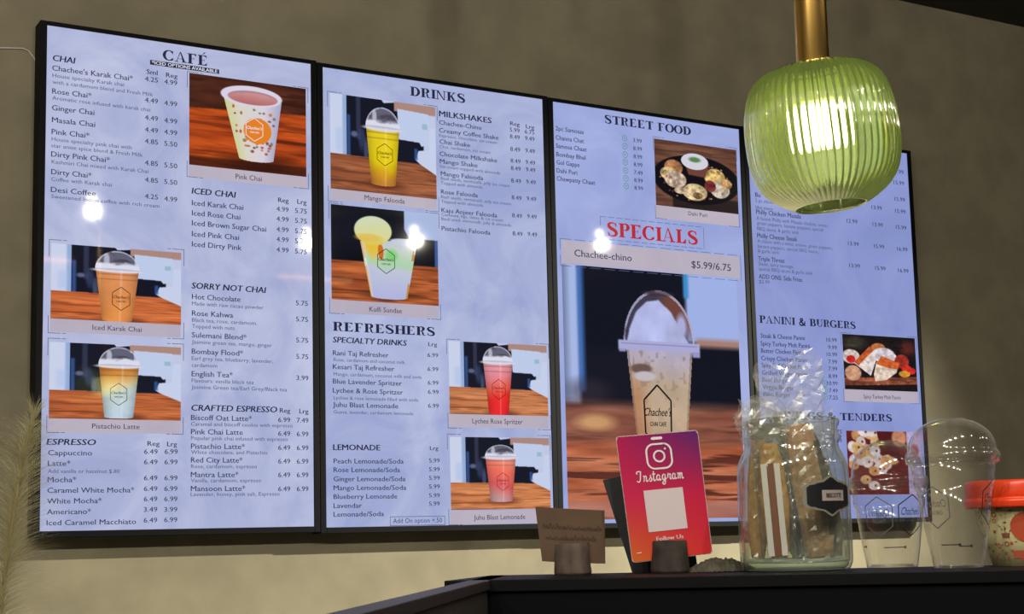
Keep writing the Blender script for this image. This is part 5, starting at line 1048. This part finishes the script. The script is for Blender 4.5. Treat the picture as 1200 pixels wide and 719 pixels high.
for i in range(150):
    a = (rr.random()-.5)*3.0*.045; z = (rr.random()-.5)*.056; key = 'rgb'[i % 3]; g = gs[key]; ty = rr.randrange(4); s_ = .0010+.0006*rr.random(); th_ = rr.random()*3
    if ty == 0: g.stroke([(a+1.3*s_*math.cos(j*.9), z+1.3*s_*math.sin(j*.9)) for j in range(8)], .0006)
    elif ty == 1: g.poly([(a-s_,z-s_),(a+s_,z-s_),(a+1.3*s_,z+s_),(a-1.3*s_,z+s_)])
    elif ty == 2: g.stroke([(a,z),(a+2*s_*math.cos(th_),z+2*s_*math.sin(th_))], .0008)
    else: g.poly([(a+s_*math.cos(th_+j*1.57)*(1.5 if j % 2 else .6), z+s_*math.sin(th_+j*1.57)*(1.5 if j % 2 else .6)) for j in range(4)])
for x, z, k_ in [(-.020,.020,'r'),(-.022,-.012,'r'),(-.012,-.010,'r')]: gs[k_].stroke([(x+.0022*math.cos(j*.6), z+.0022*math.sin(j*.6)) for j in range(12)], .0011)
gs['b'].poly([(-.016,.001),(-.007,.001),(-.008,-.004),(-.015,-.004)]); gs['b'].stroke([(-.0115,.001),(-.0115,.008)], .0006)
for k_, g in gs.items(): mesh_obj('doodle_print', [wrap(p, -.1, .033, rfp, cd, rd, .0005) for p in g.v], g.f, pm[k_], o, label='scattered doodle print')
v_, f_ = fan([(.015*math.cos(i*math.pi/16), .015*math.sin(i*math.pi/16)) for i in range(32)], .12, .040, rfp, cd, rd, .0007); mesh_obj('round_badge', v_, f_, pbr('rust_badge', (196,84,52), .6), o, label='round rust coloured badge')
v_, f_ = fan([(-.010,-.004),(.012,-.004),(.012,.004),(-.011,.004)], .05, .012, rfp, cd, rd, .0008); mesh_obj('print_block', v_, f_, pm['r'], o)

# ------------------------------------------------------------------ pampas plume in a tall floor vase at the left
stem = [Vector(q) for q in ((-0.7373, -1.8669, 1.3689), (-0.7392, -1.8636, 1.3537), (-0.7419, -1.8604, 1.3429), (-0.7452, -1.8547, 1.3176), (-0.7484, -1.8485, 1.2887), (-0.7514, -1.8419, 1.2561), (-0.7536, -1.8353, 1.2199), (-0.7558, -1.8286, 1.1837))]
vz = Vector((stem[-1].x-.03, stem[-1].y, 0)); pg = empty('pampas_grass', vz); tag(pg, 'dry feathery pampas grass plume at the left edge', 'dried grass')
vt = vz+UP*.72; path = [Vector(q) for q in stem+[stem[-1]*.55+vt*.45, vt, vz+UP*.3]]
MB().tube([p-vz for p in path], [.0007,.0009,.0010,.0011,.0012,.0013,.0014,.0016,.002,.002,.002], 6).build('stem', pbr('dry_stem', (176,160,112), .7), pg, True)
rr = random.Random(3); V = []; F = []
sp = stem+[]
seglen = [(sp[i+1]-sp[i]).length for i in range(len(sp)-1)]; tot = sum(seglen)
def on_stem(t):
    d = t*tot
    for i, s_ in enumerate(seglen):
        if d <= s_ or i == len(seglen)-1: return sp[i]+(sp[i+1]-sp[i])*(d/s_), (sp[i]-sp[i+1]).normalized()
        d -= s_
for i in range(2300):
    t = rr.random()**.9; p, d = on_stem(t); az = rr.random()*2*math.pi; side = (RIGHT*math.cos(az)+FWD*math.sin(az)); L_ = (.024+.020*rr.random())*(.55+.9*min(1, t*3))*(1.0 if side.dot(RIGHT) > 0 else 1.25)
    el = math.radians(42+14*(rr.random()-.5)-18*t+(25 if t < .05 else 0)); dirn = side*math.cos(el)+d*math.sin(el); curl = UP*(-.25-.3*rr.random())*L_; wv = side.cross(d).normalized()*(.00013+.0001*rr.random()); wv = wv if rr.random() < .5 else (RIGHT*.00018)
    pts = [p, p+dirn*L_*.4+curl*.05, p+dirn*L_*.75+curl*.28, p+dirn*L_+curl*.6]; b0 = len(V)
    for j, q in enumerate(pts): k_ = (1-j/3.4); V += [q-wv*k_-vz, q+wv*k_-vz]
    F += [(b0+2*j, b0+2*j+1, b0+2*j+3, b0+2*j+2) for j in range(3)]
fm, fn, fl_ = new_mat('pampas_fibre'); fb = fn['Principled BSDF']; fb.inputs['Base Color'].default_value = srgb((204,198,160)); fb.inputs['Roughness'].default_value = .9
ft = fn.new('ShaderNodeBsdfTranslucent'); ft.inputs[0].default_value = srgb((204,198,160)); fx = fn.new('ShaderNodeMixShader'); fx.inputs[0].default_value = .5
fl_.new(fb.outputs[0], fx.inputs[1]); fl_.new(ft.outputs[0], fx.inputs[2]); fl_.new(fx.outputs[0], fn['Material Output'].inputs[0])
pl = mesh_obj('plume', V, F, fm, pg); pl['kind'] = 'stuff'; pl['label'] = 'soft beige feathery fibres'
vs = empty('floor_vase', (vz.x, vz.y, 0)); tag(vs, 'tall dark vase on the floor holding the pampas grass', 'vase')
MB().lathe(smooth_path([(.0001,.0),(.07,.0),(.09,.15),(.085,.40),(.05,.62),(.045,.70),(.050,.72),(.044,.715),(.040,.68),(.0001,.60)], 4), 40).build('body', pbr('dark_ceramic', (60,58,54), .5), vs, True)
